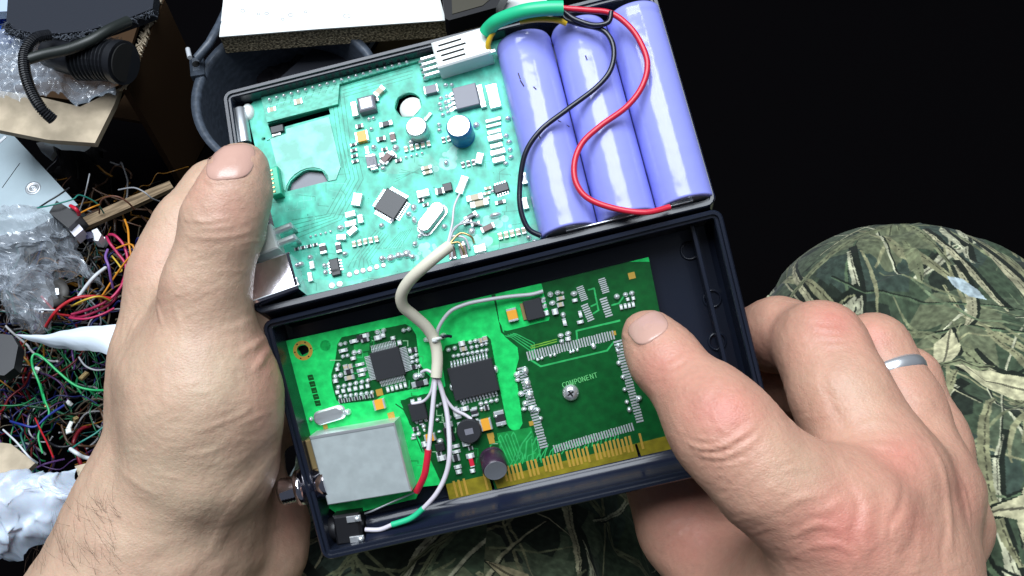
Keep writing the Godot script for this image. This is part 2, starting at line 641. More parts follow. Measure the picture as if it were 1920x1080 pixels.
# chip with gull-wing pins: sides lists how many pins on left, right, far, near
func chip(board: Node3D, called: String, p: Vector3, turn: float, w: float, l: float, h: float, sides: Array, reach: float, tone: Material) -> Node3D:
	var c := part(called, block(w, h, l, 0.00025), tone, board, Transform3D(Basis(Vector3.UP, turn), p))
	var st := tool()
	for s in 4:
		var n: int = sides[s]
		var span := (l if s < 2 else w) * 0.86
		for i in n:
			var q := (i + 0.5) / n * span - span / 2
			var width := span / n * 0.55
			var sgn := -1.0 if s % 2 == 0 else 1.0
			for seg in [[0.0, 0.45, h * 0.5], [0.45, 1.0, 0.00018]]:
				var mid: float = (seg[0] + seg[1]) / 2 * reach
				var len: float = (seg[1] - seg[0]) * reach
				var off := Vector3(sgn * (w / 2 + mid), 0, q) if s < 2 else Vector3(q, 0, sgn * (l / 2 + mid))
				block_into(st, len if s < 2 else width, seg[2], width if s < 2 else len, 0.00004, Transform3D(Basis(), off))
	part("pin_row", done(st), M.solder, c).set_meta("kind", "stuff")
	return c

func place(fr: Transform3D, y_mm: float, px: float, py: float, above_mm := 0.0) -> Vector3:
	var p := on_frame(fr, px, py, y_mm + above_mm)
	return Vector3(p.x, 0, p.z)

# electrolytic can
func can(board: Node3D, called: String, p: Vector3, r: float, h: float, side: Material, top: Material, tilt := Basis()) -> void:
	var c := part(called, lathe([Vector2(r * 0.97, 0), Vector2(r, h * 0.05), Vector2(r, h * 0.13), Vector2(r * 0.93, h * 0.17), Vector2(r, h * 0.21), Vector2(r, h - r * 0.16), Vector2(r * 0.9, h)], 28), side, board, Transform3D(tilt, p))
	part("can_top", lathe([Vector2(r * 0.9, 0), Vector2(r * 0.86, 0.0001), Vector2(r * 0.8, 0.00003)], 28), top, c, Transform3D(Basis(), Vector3(0, h + 0.00002, 0)))

# ---------------------------------------------------------------- mint board
func board_mint() -> void:
	var y := -6.0
	var fr := frame_a
	var t := thing("mint_circuit_board", "pale mint circuit board with a tilted square chip, sitting beside the violet cells", "circuit board", fr * Transform3D(Basis(), Vector3(0, y * MM, 0)))
	var outline := pts2(fr, y, "", [463, 203, 487, 178, 800, 92, 945, 56, 1040, 462, 800, 512, 565, 563, 548, 566, 470, 240])
	var rect := Rect2(outline[0], Vector2.ZERO)
	for p in outline: rect = rect.expand(p)
	rect = rect.grow(0.0005)
	var base := lin(0.065, 0.47, 0.34)
	var cv := Canvas.new(1200, 840, rect, base)
	var lite := lin(0.13, 0.52, 0.40)
	var dark := lin(0.018, 0.23, 0.15)
	var copper := lin(0.11, 0.47, 0.345)
	# pours
	cv.poly(pts2(fr, y, "C", [780, 60, 1180, 30, 1250, 100, 1000, 160, 800, 150]), copper)
	cv.poly(pts2(fr, y, "C", [1330, 560, 1500, 545, 1880, 480, 1890, 600, 1540, 640]), copper)
	cv.poly(pts2(fr, y, "C", [1560, 540, 1750, 520, 1750, 590, 1580, 620]), lin(0.03, 0.42, 0.22))
	cv.poly(pts2(fr, y, "C", [380, 830, 640, 850, 1000, 790, 1000, 840, 360, 950]), copper)
	# bus of traces past the pale cover and down to the left
	for i in 5:
		var d := i * 27.0
		cv.line(pts2(fr, y, "C", [598 + d, -40, 650 + d, 190, 520 + d * 0.9, 420 + d * 0.3, 300, 455 + d * 1.2]), 0.00022, dark)
	for i in 4:
		cv.line(pts2(fr, y, "A", [760 + i * 26, 600, 800 + i * 26, 900, 830 + i * 26, 1080]), 0.0002, dark)
		cv.line(pts2(fr, y, "A", [830, 560 + i * 22, 1280, 430 + i * 22]), 0.0002, dark)
	for i in 6:
		cv.line(pts2(fr, y, "C", [840 + i * 16, 520 + i * 6, 700 + i * 20, 690 + i * 5, 660 + i * 34, 760]), 0.00018, dark)
		cv.line(pts2(fr, y, "C", [1000 + i * 14, 530 - i * 4, 900 + i * 18, 640]), 0.00018, dark)
	for i in 5:
		cv.line(pts2(fr, y, "C", [960 + i * 10, 210 - i * 20, 1150, 110 + i * 14, 1210, 100 + i * 14]), 0.00018, dark)
	for i in 130:
		var a := Vector2(rnd(180, 1800), rnd(40, 840))
		if a.x > 700 and a.x < 1350 and a.y > 150 and a.y < 620: continue
		var b := a + Vector2.from_angle(rnd(0, TAU)) * rnd(30, 130)
		cv.line(pts2(fr, y, "C", [a.x, a.y, b.x, a.y + (b.y - a.y) * 0.3, b.x, b.y]), 0.00016, [dark, lite, dark][i % 3])
	# outline print
	cv.line(pts2(fr, y, "C", [240, 300, 370, 280, 380, 380, 260, 400, 240, 300]), 0.00012, lite)
	cv.line(pts2(fr, y, "C", [690, 320, 700, 420, 780, 480]), 0.00015, lite)
	for i in 70:
		cv.dot(pts2(fr, y, "C", [rnd(200, 1850), rnd(20, 850)])[0], rnd(0.00012, 0.00028), [dark, lite][i % 2])
	# dried flux smears, pale
	for s in [[1290, 60, 60, 70], [1250, 110, 120, 40], [1180, 650, 130, 70], [1640, 460, 130, 50], [1330, 30, 40, 60], [1500, 600, 90, 50]]:
		for i in 9:
			var q := pts2(fr, y, "C", [s[0] + rnd(-1, 1) * s[2] * 0.7, s[1] + rnd(-1, 1) * s[3] * 0.7])[0]
			cv.dot(q, rnd(0.0006, 0.0016), lin(0.22, 0.56, 0.47))
	cv.grain(0.28, 0.012, 5)
	var bm := textured(cv.texture(), 0.42, 0.42)
	bump(bm, noise_tex(0.03, 12), 0.03, 60.0)
	bm.uv1_triplanar = false
	bm.uv1_scale = Vector3.ONE
	bm.heightmap_enabled = false
	M.mint = bm
	var hole := pts2(fr, y, "", [765, 197])[0]
	var slot := pts2(fr, y, "A", [350, 800, 740, 690, 752, 735, 460, 815, 455, 850, 375, 868])
	var pin_hole := pts2(fr, y, "A", [322, 893])[0]
	var half_disc := PackedVector2Array()
	for i in 17:
		var a := PI + PI * i / 16.0
		half_disc.append(pts2(fr, y, "C", [400 + cos(a) * 132, 238 - cos(a) * 33 + sin(a) * 108])[0])
	part("bare_board", plate(outline, [disc2(hole, 4.4 * MM, 28), slot, disc2(pin_hole, 0.7 * MM, 10), half_disc], -1.6 * MM, 0.0, rect), bm, t)
	# white glue and the dark buzzer seen through the openings
	var st := tool()
	loft(st, [circle(4.0 * MM, -3.0 * MM, 20), circle(3.9 * MM, -0.6 * MM, 20), circle(2.4 * MM, -0.05 * MM, 20)])
	part("glue_blob", done(st), M.white, t, Transform3D(Basis(), Vector3(hole.x + 0.9 * MM, 0, hole.y + 1.2 * MM)))
	part("buzzer", lathe([Vector2(6.5 * MM, -4 * MM), Vector2(6.5 * MM, -1.8 * MM), Vector2(6 * MM, -1.7 * MM)], 32), M.chip_grey, t, Transform3D(Basis(), place(fr, y, 577, 350)))
	# raised strip board with the pin header
	var strip := pts2(fr, y + 1.2, "A", [300, 603, 800, 462, 1370, 303, 1385, 372, 810, 540, 800, 668, 345, 785])
	var cs := Canvas.new(600, 260, Rect2(strip[0], Vector2.ZERO).expand(strip[3]).expand(strip[6]).expand(strip[2]).grow(0.001), lin(0.09, 0.44, 0.32))
	for i in 14:
		cs.line(pts2(fr, y + 1.2, "A", [360 + i * 45, 700 - i * 13, 380 + i * 46, 640 - i * 12.6]), 0.0002, dark)
	cs.line(pts2(fr, y + 1.2, "A", [330, 690, 780, 560, 1300, 420]), 0.00022, lite)
	cs.grain(0.2, 0.03, 8)
	var strip_m := textured(cs.texture(), 0.42, 0.42)
	part("strip_board", plate(strip, [], 0.15 * MM, 1.2 * MM, cs.rect), strip_m, t)
	for i in 20:
		small_parts_at(t, fr, y, 1.2, 400 + (365 + i * 46.3) * 0.291667, (645 - i * 12.63) * 0.291667, 1.35, 1.2, "header_joint")
	# pale cover film over the left half
	var fp := pts2(fr, y, "A", [345, 905, 470, 862, 470, 832, 745, 752, 820, 1075]) + pts2(fr, y, "C", [585, 196, 530, 208])
	var arc := PackedVector2Array()
	for i in 11:
		var a := -PI * i / 10.0
		arc.append(pts2(fr, y, "C", [400 + cos(a) * 140, 238 - cos(a) * 33 + sin(a) * 116])[0])
	fp += arc + pts2(fr, y, "C", [240, 250, 160, -70])
	var film_m := mat(0.17, 0.55, 0.44, 0.3, 0.0, 0.4)
	mottled(film_m, Color(0.17, 0.55, 0.44), 0.25, 31, 0.012, 40.0)
	part("cover_film", plate(fp, [], 0.05 * MM, 0.35 * MM, rect), film_m, t)
	small_parts(t, fr, y, "A", "c 380 708 58 36; c 465 683 58 28; c 550 658 60 42; k 412 832 88 50; w 408 866 70 22; c 1070 590 85 45 r35; r 1040 640 50 38; s 1000 765 30 30; s 1030 758 30 30; t 958 882 88 76; r 940 812 52 30; s 1015 828 34 30; r 1110 797 90 36; r 1080 893 62 32; d 1155 885 36 66; s 1172 948 56 54; w 990 968 30 66; s 1030 945 45 45; g 1014 1040 56 92; d 1112 1018 96 42 r38; s 1066 1060 30 30; s 1160 993 30 30; w 1380 752 74 26 r40; s 1270 915 44 44; g 1402 580 98 60; s 1493 546 38 34; s 1532 545 34 34; s 1690 802 52 52; w 1712 1022 52 84 r-25; w 910 705 46 122")
	small_parts(t, fr, y, "A", "s 1462 630 36 30; s 1500 618 36 30; s 1536 600 34 30; s 1455 668 36 30; s 1494 656 36 30; s 1532 644 36 30; s 1462 700 36 30; s 1500 690 36 30; s 1534 680 34 30; s 1474 738 36 30; s 1508 722 34 30; s 1450 800 36 34; s 1452 836 36 34; w 1725 622 40 190; w 1802 622 84 196; w 1800 772 116 26; w 1802 806 114 24; w 1806 848 104 30; w 1812 888 110 44; w 1820 938 92 34; w 1830 980 112 40; w 1836 1030 92 42; s 1892 760 44 40; s 1882 870 40 36; s 1900 910 44 36; s 1906 960 40 34; s 1912 1008 40 34; s 1880 1050 40 34")
	var big := part("power_inductor", block(5.4 * MM, 3.2 * MM, 5.2 * MM, 0.5 * MM), M.chip_grey, t, Transform3D(Basis(), place(fr, y, 688, 196, 2.0)))
	part("inductor_top", block(3.6 * MM, 0.15 * MM, 3.4 * MM, 0.05 * MM), M.tin, big, Transform3D(Basis(), Vector3(0, 3.2 * MM, 0)))
	chip(t, "power_transistor", place(fr, y, 874, 182, 1.5), 0, 7.6 * MM, 7.6 * MM, 2.3 * MM, [4, 0, 0, 0], 2.2 * MM, M.chip_grey)
	can(t, "silver_capacitor", place(fr, y, 783, 243, 3.0), 3.4 * MM, 5.4 * MM, M.tin, M.silver)
	can(t, "blue_capacitor", place(fr, y, 864, 247, 4.0), 3.9 * MM, 8.4 * MM, M.blue, M.silver)
	chip(t, "square_chip", place(fr, y, 733, 383, 0.7), deg_to_rad(-44), 7.7 * MM, 7.7 * MM, 1.4 * MM, [11, 11, 11, 11], 1.3 * MM, M.chip)
	part("pin_one_dot", lathe([Vector2(0.55 * MM, 0), Vector2(0.5 * MM, 0.04 * MM)], 12), M.chip_grey, t, Transform3D(Basis(), place(fr, y, 735, 413, 1.4) + Vector3(0, 1.4 * MM, 0)))
	chip(t, "small_outline_chip", place(fr, y, 940, 353, 0.6), deg_to_rad(4), 4.6 * MM, 2.8 * MM, 1.2 * MM, [0, 0, 5, 5], 0.9 * MM, M.chip)
	chip(t, "small_outline_chip", place(fr, y, 628, 499, 0.6), deg_to_rad(2), 2.9 * MM, 4.6 * MM, 1.3 * MM, [4, 4, 0, 0], 0.8 * MM, M.chip)
	crystal(t, place(fr, y, 808, 407, 2.6), deg_to_rad(41), 10.6 * MM, 4.4 * MM, 3.4 * MM)
	small_parts(t, fr, y, "C", "w 720 326 70 96 r-22; w 678 420 76 44; w 742 450 40 66; w 680 480 84 44; s 610 502 54 46; w 690 527 78 44 r30; w 620 567 70 44 r-12; w 1145 287 90 56; r 1252 270 62 44; k 1300 245 60 56; w 1395 232 56 140 r-32; s 1082 372 48 56; s 1050 416 44 44; s 875 488 44 40 ; c 1476 312 110 40; c 1506 352 120 40; s 1605 420 84 40; r 1450 432 90 36 r20; s 1490 425 40 36; d 1560 506 92 38 r12; s 1455 525 54 60; s 1280 495 44 44; d 1330 665 44 96; d 1402 655 44 96; w 1510 640 84 56; s 1518 690 66 48; s 1085 452 40 60; s 1122 556 46 40; s 1090 606 44 44 ; r 1430 470 60 30; r 1480 480 60 30; s 1590 268 34 30; s 878 700 52 46; s 934 695 58 58; s 985 680 54 54; s 1036 668 66 62; s 1075 690 44 44; p 665 802 40 40; p 710 786 40 40; p 752 776 40 40; p 796 766 40 40; p 840 752 40 40; p 884 742 36 36; s 1820 565 40 36; s 1860 590 44 36; w 1800 350 40 90; w 1790 190 36 90")
	small_parts(t, fr, y, "C", "r 500 640 44 70; r 600 632 36 70; s 356 736 46 40; s 416 692 42 38; w 430 746 36 60; w 418 822 34 70; s 508 745 38 38; s 514 790 38 44; s 640 670 44 40; k 585 790 60 44; p 550 872 46 46; p 600 862 46 46; r 1640 340 70 26; s 1320 600 50 50; s 1400 600 44 40; p 1240 260 40 40; w 880 40 40 40; r 925 55 100 38 r40; g 825 88 46 110; s 885 122 40 36; s 1290 85 40 50; c 1165 120 70 26; c 1172 150 64 24")
	for row in [["C", 330, 640, 4, 40, -9, "r %d %d 34 22"], ["C", 700, 610, 5, 36, -8, "c %d %d 26 40"], ["C", 1130, 330, 4, 30, 26, "r %d %d 40 22"], ["C", 1560, 250, 4, -6, 34, "c %d %d 44 20"], ["C", 1400, 100, 4, 34, -8, "r %d %d 24 40"], ["C", 1000, 60, 5, 34, -9, "s %d %d 24 24"], ["C", 1640, 560, 5, 38, -9, "c %d %d 28 44"], ["A", 1100, 960, 4, 30, 24, "r %d %d 44 24"], ["A", 1240, 960, 5, 36, -9, "c %d %d 26 40"], ["A", 860, 480, 6, 44, -12, "s %d %d 24 24"], ["A", 900, 930, 4, 4, 36, "r %d %d 46 22"], ["A", 1480, 900, 4, 34, -8, "r %d %d 24 40"], ["C", 420, 560, 5, 32, -8, "s %d %d 22 22"], ["C", 1560, 690, 6, 40, -10, "s %d %d 26 26"]]:
		for i in row[3]:
			small_parts(t, fr, y, row[0], row[6] % [row[1] + i * row[4], row[2] + i * row[5]])
	# white four-way plug on its header
	var plug := part("white_plug", block(17.5 * MM, 7.6 * MM, 9.4 * MM, 0.5 * MM), M.white, t, Transform3D(Basis(Vector3.UP, deg_to_rad(3)), place(fr, y, 866, 93, 6.0)))
	for i in 4:
		part("plug_slot", block((7.5 if i != 1 else 9.5) * MM, 0.25 * MM, 0.55 * MM, 0.02 * MM), M.hole, plug, Transform3D(Basis(), Vector3(-3.0 * MM, 7.5 * MM, (-2.7 + i * 1.8) * MM)))
	for i in 4:
		var pn := part("plug_pin", block(5.4 * MM, 1.3 * MM, 1.15 * MM, 0.25 * MM), M.solder, plug, Transform3D(Basis(), Vector3(-11.0 * MM, 1.5 * MM, (-2.9 + i * 2.0) * MM)))
		part("pin_foot", dome(2.4 * MM, 1.6 * MM, 1.2 * MM), M.solder, pn, Transform3D(Basis(), Vector3(-2.6 * MM, -0.8 * MM, 0)))
	# socket shell at the case wall
	var usb := part("socket_shell", block(15.5 * MM, 10 * MM, 12 * MM, 0.7 * MM), M.chrome, t, Transform3D(Basis(Vector3.UP, deg_to_rad(6)), place(fr, y, 503, 521, 10.0)))
	part("shell_seam", block(15.6 * MM, 0.2 * MM, 0.3 * MM, 0.05 * MM), M.tin, usb, Transform3D(Basis(), Vector3(0, 9.85 * MM, 5.2 * MM)))
	var j := part("two_way_socket", block(9 * MM, 7.5 * MM, 8.5 * MM, 0.5 * MM), M.white, t, Transform3D(Basis(Vector3.UP, deg_to_rad(8)), place(fr, y, 489, 452, 7.0)))
	for i in 2:
		var pin := part("socket_pin", block(6.0 * MM, 1.8 * MM, 2.0 * MM, 0.6 * MM), M.solder, j, Transform3D(Basis(), Vector3(7.2 * MM, 4.4 * MM, (-1.9 + i * 4.0) * MM)))
		part("pin_leg", block(1.0 * MM, 4.6 * MM, 1.2 * MM, 0.2 * MM), M.tin, pin, Transform3D(Basis(), Vector3(2.6 * MM, -4.2 * MM, 0)))
	var e := part("edge_module", block(3.4 * MM, 3.5 * MM, 9.5 * MM, 0.3 * MM), M.teal, t, Transform3D(Basis(), place(fr, y, 515, 340, 3.0)))
	for i in 6:
		part("module_pad", block(1.6 * MM, 0.3 * MM, 0.6 * MM, 0.1 * MM), M.brass, e, Transform3D(Basis(), Vector3(-0.8 * MM, 3.45 * MM, (-3.6 + i * 1.45) * MM)))
	part("lens_stub", dome(4 * MM, 6 * MM, 2 * MM), M.white, t, Transform3D(Basis(), place(fr, y, 466, 210)))
	# bare strands of the soldered cable
	var fan := [[1300, 600, 1330, 480, 1345, 360, 1400, 245], [1310, 600, 1340, 520, 1430, 440, 1490, 420], [1315, 605, 1380, 540, 1450, 560, 1470, 600], [1310, 605, 1350, 500, 1450, 470, 1520, 490], [1300, 610, 1330, 560, 1410, 570, 1440, 640], [1310, 605, 1325, 640, 1330, 700, 1325, 690], [1320, 605, 1375, 600, 1400, 650, 1410, 690]]
	for k in fan.size():
		var f: Array = fan[k]
		var path := PackedVector3Array()
		for i in 4:
			var hh: float = [4.0, 3.4, 2.6, 0.6][i]
			path.append(on_frame(fr, 460 + f[i * 2] * 0.291667, 280 + f[i * 2 + 1] * 0.291667, y + hh) - Vector3(0, y * MM, 0))
		part("cable_strand", tube(smooth_path(path, 6), 0.00035, 6), [M.lilac_wire, M.grey_wire, M.brass, M.grey_wire][k % 4], t)

func small_parts_at(board: Node3D, fr: Transform3D, y: float, up: float, px: float, py: float, w: float, h: float, called: String) -> void:
	var p := on_frame(fr, px, py, y + up)
	part(called, dome(w * MM, w * MM, h * MM), M.solder, board, Transform3D(Basis(), Vector3(p.x, up * MM, p.z)))

func crystal(t: Node3D, p: Vector3, turn: float, w: float, l: float, h: float) -> void:
	var st := tool()
	loft(st, [round_ring(w + 0.0008, l + 0.0008, l * 0.49, 0), round_ring(w + 0.0008, l + 0.0008, l * 0.49, 0.0004), round_ring(w, l, l * 0.48, 0.0005), round_ring(w, l, l * 0.48, h - 0.0003), round_ring(w - 0.0006, l - 0.0006, l * 0.45, h)], true, true, Transform3D(), false)
	part("crystal_can", done(st), M.silver, t, Transform3D(Basis(Vector3.UP, turn), p))

# ---------------------------------------------------------------- green card
func board_green() -> void:
	var y := -10.5
	var fr := frame_b
	var t := thing("green_circuit_board", "bright green expansion card with gold edge contacts in the deep case half", "circuit board", fr * Transform3D(Basis(), Vector3(0, y * MM, 0)))
	var outline := pts2(fr, y, "", [528, 641, 760, 590, 1016, 531, 1216, 482, 1240, 600, 1300, 842, 1206, 866, 1194, 832, 1190, 833, 1200, 868, 944, 930, 930, 925, 916, 872, 912, 873, 926, 930, 845, 947, 836, 908, 790, 913, 780, 935, 640, 968, 590, 935])
	var rect := Rect2(outline[0], Vector2.ZERO)
	for p in outline: rect = rect.expand(p)
	rect = rect.grow(0.0005)
	var bright := lin(0.014, 0.53, 0.115)
	var dark := lin(0.0035, 0.075, 0.016)
	var mid := lin(0.01, 0.21, 0.045)
	var olive := lin(0.20, 0.165, 0.014)
	var trace := lin(0.03, 0.36, 0.10)
	var pale := lin(0.28, 0.5, 0.30)
	var cv := Canvas.new(1400, 840, rect, bright)
	# dark field on the right with its lobes
	cv.poly(pts2(fr, y, "D", [1440, 90, 1455, 160, 1500, 350, 1530, 400, 1600, 450, 1612, 520, 1585, 590, 1590, 640, 1640, 940, 1620, 980, 1570, 980, 1540, 940, 1500, 720, 1440, 400, 1420, 378, 1150, 440, 1120, 500, 1150, 700, 1080, 760, 860, 790, 880, 830, 920, 950, 960, 950, 1000, 1100, 1050, 1150, 1130, 1250, 1110, 1330, 1200, 1500, 2700, 1400, 2800, -100, 1900, -100]), dark)
	cv.poly(pts2(fr, y, "D", [1430, 130, 1500, 130, 1530, 380, 1612, 450, 1622, 520, 1600, 600, 1645, 940, 1620, 985, 1565, 980, 1540, 930, 1445, 400, 1410, 370, 1160, 438, 1100, 430, 1050, 200, 1420, 118]), bright)
	cv.line(pts2(fr, y, "D", [1462, 120, 1512, 350, 1535, 372]), 0.0006, dark)
	# island with the regulator
	cv.poly(pts2(fr, y, "J", [-60, 280, 200, 200, 385, 165, 410, 180, 425, 250, 490, 515, 480, 545, 300, 590, 60, 650, 30, 645, -20, 560]), bright)
	# dark field round the square chip
	cv.poly(pts2(fr, y, "D", [415, 622, 440, 540, 455, 430, 482, 385, 890, 300, 930, 320, 960, 370, 985, 560, 1050, 640, 1040, 700, 800, 745, 740, 760, 700, 790, 480, 812, 448, 790, 420, 690]), dark)
	cv.poly(pts2(fr, y, "D", [560, 500, 650, 480, 670, 640, 590, 660]), mid)
	cv.poly(pts2(fr, y, "D", [560, 430, 660, 400, 660, 470, 560, 490]), mid)
	# bright strip beside the metal can is part of the base; the field under the small parts is dark
	cv.poly(pts2(fr, y, "D", [860, 800, 920, 770, 1040, 745, 1160, 700, 1500, 720, 1550, 960, 1600, 1000, 1700, 1300, 1180, 1500, 1120, 1320, 1020, 1100, 930, 960]), dark)
	cv.poly(pts2(fr, y, "F", [1480, 180, 1700, 140, 1760, 330, 1560, 400, 1500, 300]), mid)
	cv.line(pts2(fr, y, "D", [830, 815, 880, 850, 930, 950, 1000, 1120]), 0.00035, dark)
	# trace meander and diagonal bus near the edge contacts
	for i in 3:
		var d := i * 42.0
		cv.line(pts2(fr, y, "F", [1490 + d, 210 - d * 0.2, 1560 + d * 0.8, 370 - d * 0.3]), 0.0003, trace)
		cv.line(pts2(fr, y, "F", [1512 + d, 205 - d * 0.2, 1580 + d * 0.8, 365 - d * 0.3]), 0.0003, trace)
		cv.line(pts2(fr, y, "F", [1490 + d, 210 - d * 0.2, 1502 + d, 190 - d * 0.2, 1512 + d, 205 - d * 0.2]), 0.0003, trace)
	for i in 7:
		cv.line(pts2(fr, y, "F", [1610 + i * 26, 330 + i * 6, 1640 + i * 16, 250 - i * 8, 1700 + i * 2, 170 + i * 14]), 0.00045, [trace, mid][i % 2])
	for i in 26:
		var x := 1560.0 + i * 28.0
		var yy := 395.0 - i * 6.9
		cv.line(pts2(fr, y, "F", [x, yy, x + rnd(0, 30), yy - rnd(30, 60), x + rnd(20, 60), yy - rnd(60, 90)]), 0.0003, trace)
	# lines round the empty chip place
	cv.line(pts2(fr, y, "J", [1200, 545, 760, 650, 770, 740]), 0.00055, trace)
	cv.line(pts2(fr, y, "J", [290, 940, 400, 1010, 1070, 850, 1140, 760]), 0.00055, trace)
	for i in 4:
		cv.line(pts2(fr, y, "J", [40 + i * 26, 700 - i * 8, 100 + i * 20, 715 - i * 10, 290 + i * 14, 850 - i * 26, 300 + i * 14, 920]), 0.0003, trace)
	for i in 2:
		cv.line(pts2(fr, y, "J", [300, 805 + i * 22, 560, 735 + i * 22]), 0.0003, lin(0.16, 0.36, 0.04))
	cv.line(pts2(fr, y, "J", [880, 235, 940, 220, 960, 330, 985, 440, 930, 475]), 0.0005, trace)
	cv.line(pts2(fr, y, "J", [910, 400, 965, 375]), 0.0005, trace)
	cv.line(pts2(fr, y, "J", [1120, 390, 1190, 370, 1240, 300]), 0.0005, trace)
	# olive bare edge under the contacts
	cv.poly(pts2(fr, y, "", [836, 908, 915, 890, 930, 940, 845, 960]), olive)
	cv.poly(pts2(fr, y, "", [925, 897, 1194, 831, 1275, 811, 1300, 850, 944, 945]), olive)
	# traces among the small parts
	for i in 60:
		var a := Vector2(rnd(430, 1000), rnd(380, 780)) if i % 2 else Vector2(rnd(900, 1500), rnd(760, 1250))
		var b := a + Vector2(rnd(-70, 70), rnd(-50, 50))
		cv.line(pts2(fr, y, "D", [a.x, a.y, b.x, a.y, b.x, b.y]), 0.00028, [trace, mid, pale][i % 3])
	# stamped dark code, too worn to read
	for i in 5:
		var cx := 582.0 + i * 3.3
		var cy := 709.0 + i * 12.0
		cv.poly(pts2(fr, y, "", [cx - 6, cy - 5, cx + 4, cy - 7, cx + 7, cy + 3, cx - 3, cy + 5]), lin(0.006, 0.06, 0.012))
		cv.line(pts2(fr, y, "", [cx - 2, cy + (i % 3) - 1, cx + 4, cy - 2 + (i % 3)]), 0.00025, mid)
	cv.grain(0.16, 0.02, 17)
	var gm := textured(cv.texture(), 0.32, 0.4)
	var holes := []
	for h in [[568, 657, 1.9], [610, 648, 1.7]]:
		holes.append(disc2(pts2(fr, y, "", [h[0], h[1]])[0], h[2] * MM, 20))
	part("bare_board", plate(outline, holes, -1.6 * MM, 0.0, rect), gm, t)
	part("mounting_ring", ring_plate(1.95 * MM, 3.1 * MM, 0.06 * MM), M.gold, t, Transform3D(Basis(), place(fr, y, 568, 657)))
	for i in 6:
		var a := TAU * i / 6.0
		part("ring_spot", dome(0.5 * MM, 0.5 * MM, 0.1 * MM), M.hole, t, Transform3D(Basis(), place(fr, y, 568, 657) + Vector3(cos(a), 0.0000, sin(a)) * 2.6 * MM + Vector3(0, 0.06 * MM, 0)))
	# gold edge contacts
	var skip := [5, 9, 15, 22]
	for i in 34:
		if i in skip: continue
		var x := 948.0 + i * 7.35
		if x > 1186.0: x += 12.0
		if x > 1262.0: break
		var yy := 890.0 - (x - 948.0) * 0.247
		part("gold_contact", block(0.72 * MM, 0.06 * MM, (5.0 if i % 5 else 4.2) * MM, 0.01 * MM), M.gold, t, Transform3D(Basis(), place(fr, y, x, yy)))
	for x in [854.0, 863.0, 873.0, 911.0]:
		part("gold_contact", block(0.72 * MM, 0.06 * MM, 5.2 * MM, 0.01 * MM), M.gold, t, Transform3D(Basis(), place(fr, y, x, 917.0 - (x - 854.0) * 0.24)))
	# chips
	chip(t, "square_chip", place(fr, y, 727, 682, 0.8), deg_to_rad(0.5), 9.4 * MM, 9.0 * MM, 1.5 * MM, [16, 16, 16, 16], 2.1 * MM, M.chip)
	var drv := chip(t, "long_chip", place(fr, y, 888, 711, 1.2), deg_to_rad(0.5), 14.2 * MM, 10.2 * MM, 2.3 * MM, [0, 0, 12, 12], 1.9 * MM, M.chip)
	for s in [-1, 1]:
		part("chip_tab", dome(1.6 * MM, 2.6 * MM, 1.2 * MM), M.solder, drv, Transform3D(Basis(), Vector3(s * 7.3 * MM, 0.1 * MM, (-1.2 if s > 0 else 0.9) * MM)))
	var reg := chip(t, "regulator", place(fr, y, 1001, 580, 1.2), deg_to_rad(0), 5.6 * MM, 6.1 * MM, 1.9 * MM, [0, 3, 0, 0], 1.2 * MM, M.chip)
	part("heat_tab", block(1.2 * MM, 0.5 * MM, 5.2 * MM, 0.1 * MM), M.brass, reg, Transform3D(Basis(), Vector3(-3.3 * MM, 0, 0)))
	chip(t, "transistor", place(fr, y, 784, 771, 1.2), 0, 5.2 * MM, 5.6 * MM, 1.9 * MM, [0, 0, 2, 3], 1.1 * MM, M.chip)
	crystal(t, place(fr, y, 616, 780, 2.0), deg_to_rad(3), 9.6 * MM, 3.7 * MM, 2.4 * MM)
	small_parts(t, fr, y, "D", "s 283 912 32 32; s 520 868 44 44; o 375 962 30 30; o 798 892 44 44; t 1580 240 66 84; t 726 815 78 66; o 722 742 44 44; t 1410 945 76 76; r 1500 905 66 96; s 1475 892 40 40; s 1132 378 50 40; s 1025 402 44 36; s 960 640 50 50; s 995 630 46 40; r 985 682 110 36; k 600 385 40 30")
	# ranks of small parts round the square chip
	small_parts(t, fr, y, "H", "s 100 260 56 50; s 152 248 50 46; w 134 322 110 42; s 126 388 48 44; s 176 378 48 44; s 246 348 62 62; s 304 338 56 54; w 240 405 66 40; s 76 480 52 56; w 70 520 50 40; c 160 500 50 60; c 210 490 50 50; w 310 470 110 36; r 190 550 100 46; w 330 530 120 40; s 44 600 54 54; s 102 586 60 58; w 52 645 62 44; c 200 610 110 46; w 330 580 90 34; w 360 165 118 50; r 362 205 90 56; s 492 128 66 60; s 558 112 60 56; w 500 186 90 56; w 556 160 50 60; s 770 112 54 52; s 826 98 54 52; w 250 222 110 44; w 660 190 60 40; w 730 240 50 60; r 870 320 90 50; w 840 320 40 60; s 905 372 60 48; w 860 395 60 40; s 862 446 50 46; s 912 432 56 48; r 880 498 80 46; s 940 488 44 44; s 895 596 62 62; s 950 590 54 56; w 930 668 84 40; s 975 660 50 40")
	for i in 6:
		small_parts(t, fr, y, "H", "s %d %d 54 50; w %d %d 44 50" % [76 + i * 63, 712 - i * 14, 72 + i * 64, 762 - i * 13])
	for i in 7:
		small_parts(t, fr, y, "H", "s %d %d 50 48; r %d %d 40 40" % [98 + i * 56, 812 - i * 7, 104 + i * 55, 858 - i * 9])
	for i in 5:
		small_parts(t, fr, y, "H", "w %d %d 34 66" % [606 + i * 46, 736 - i * 12])
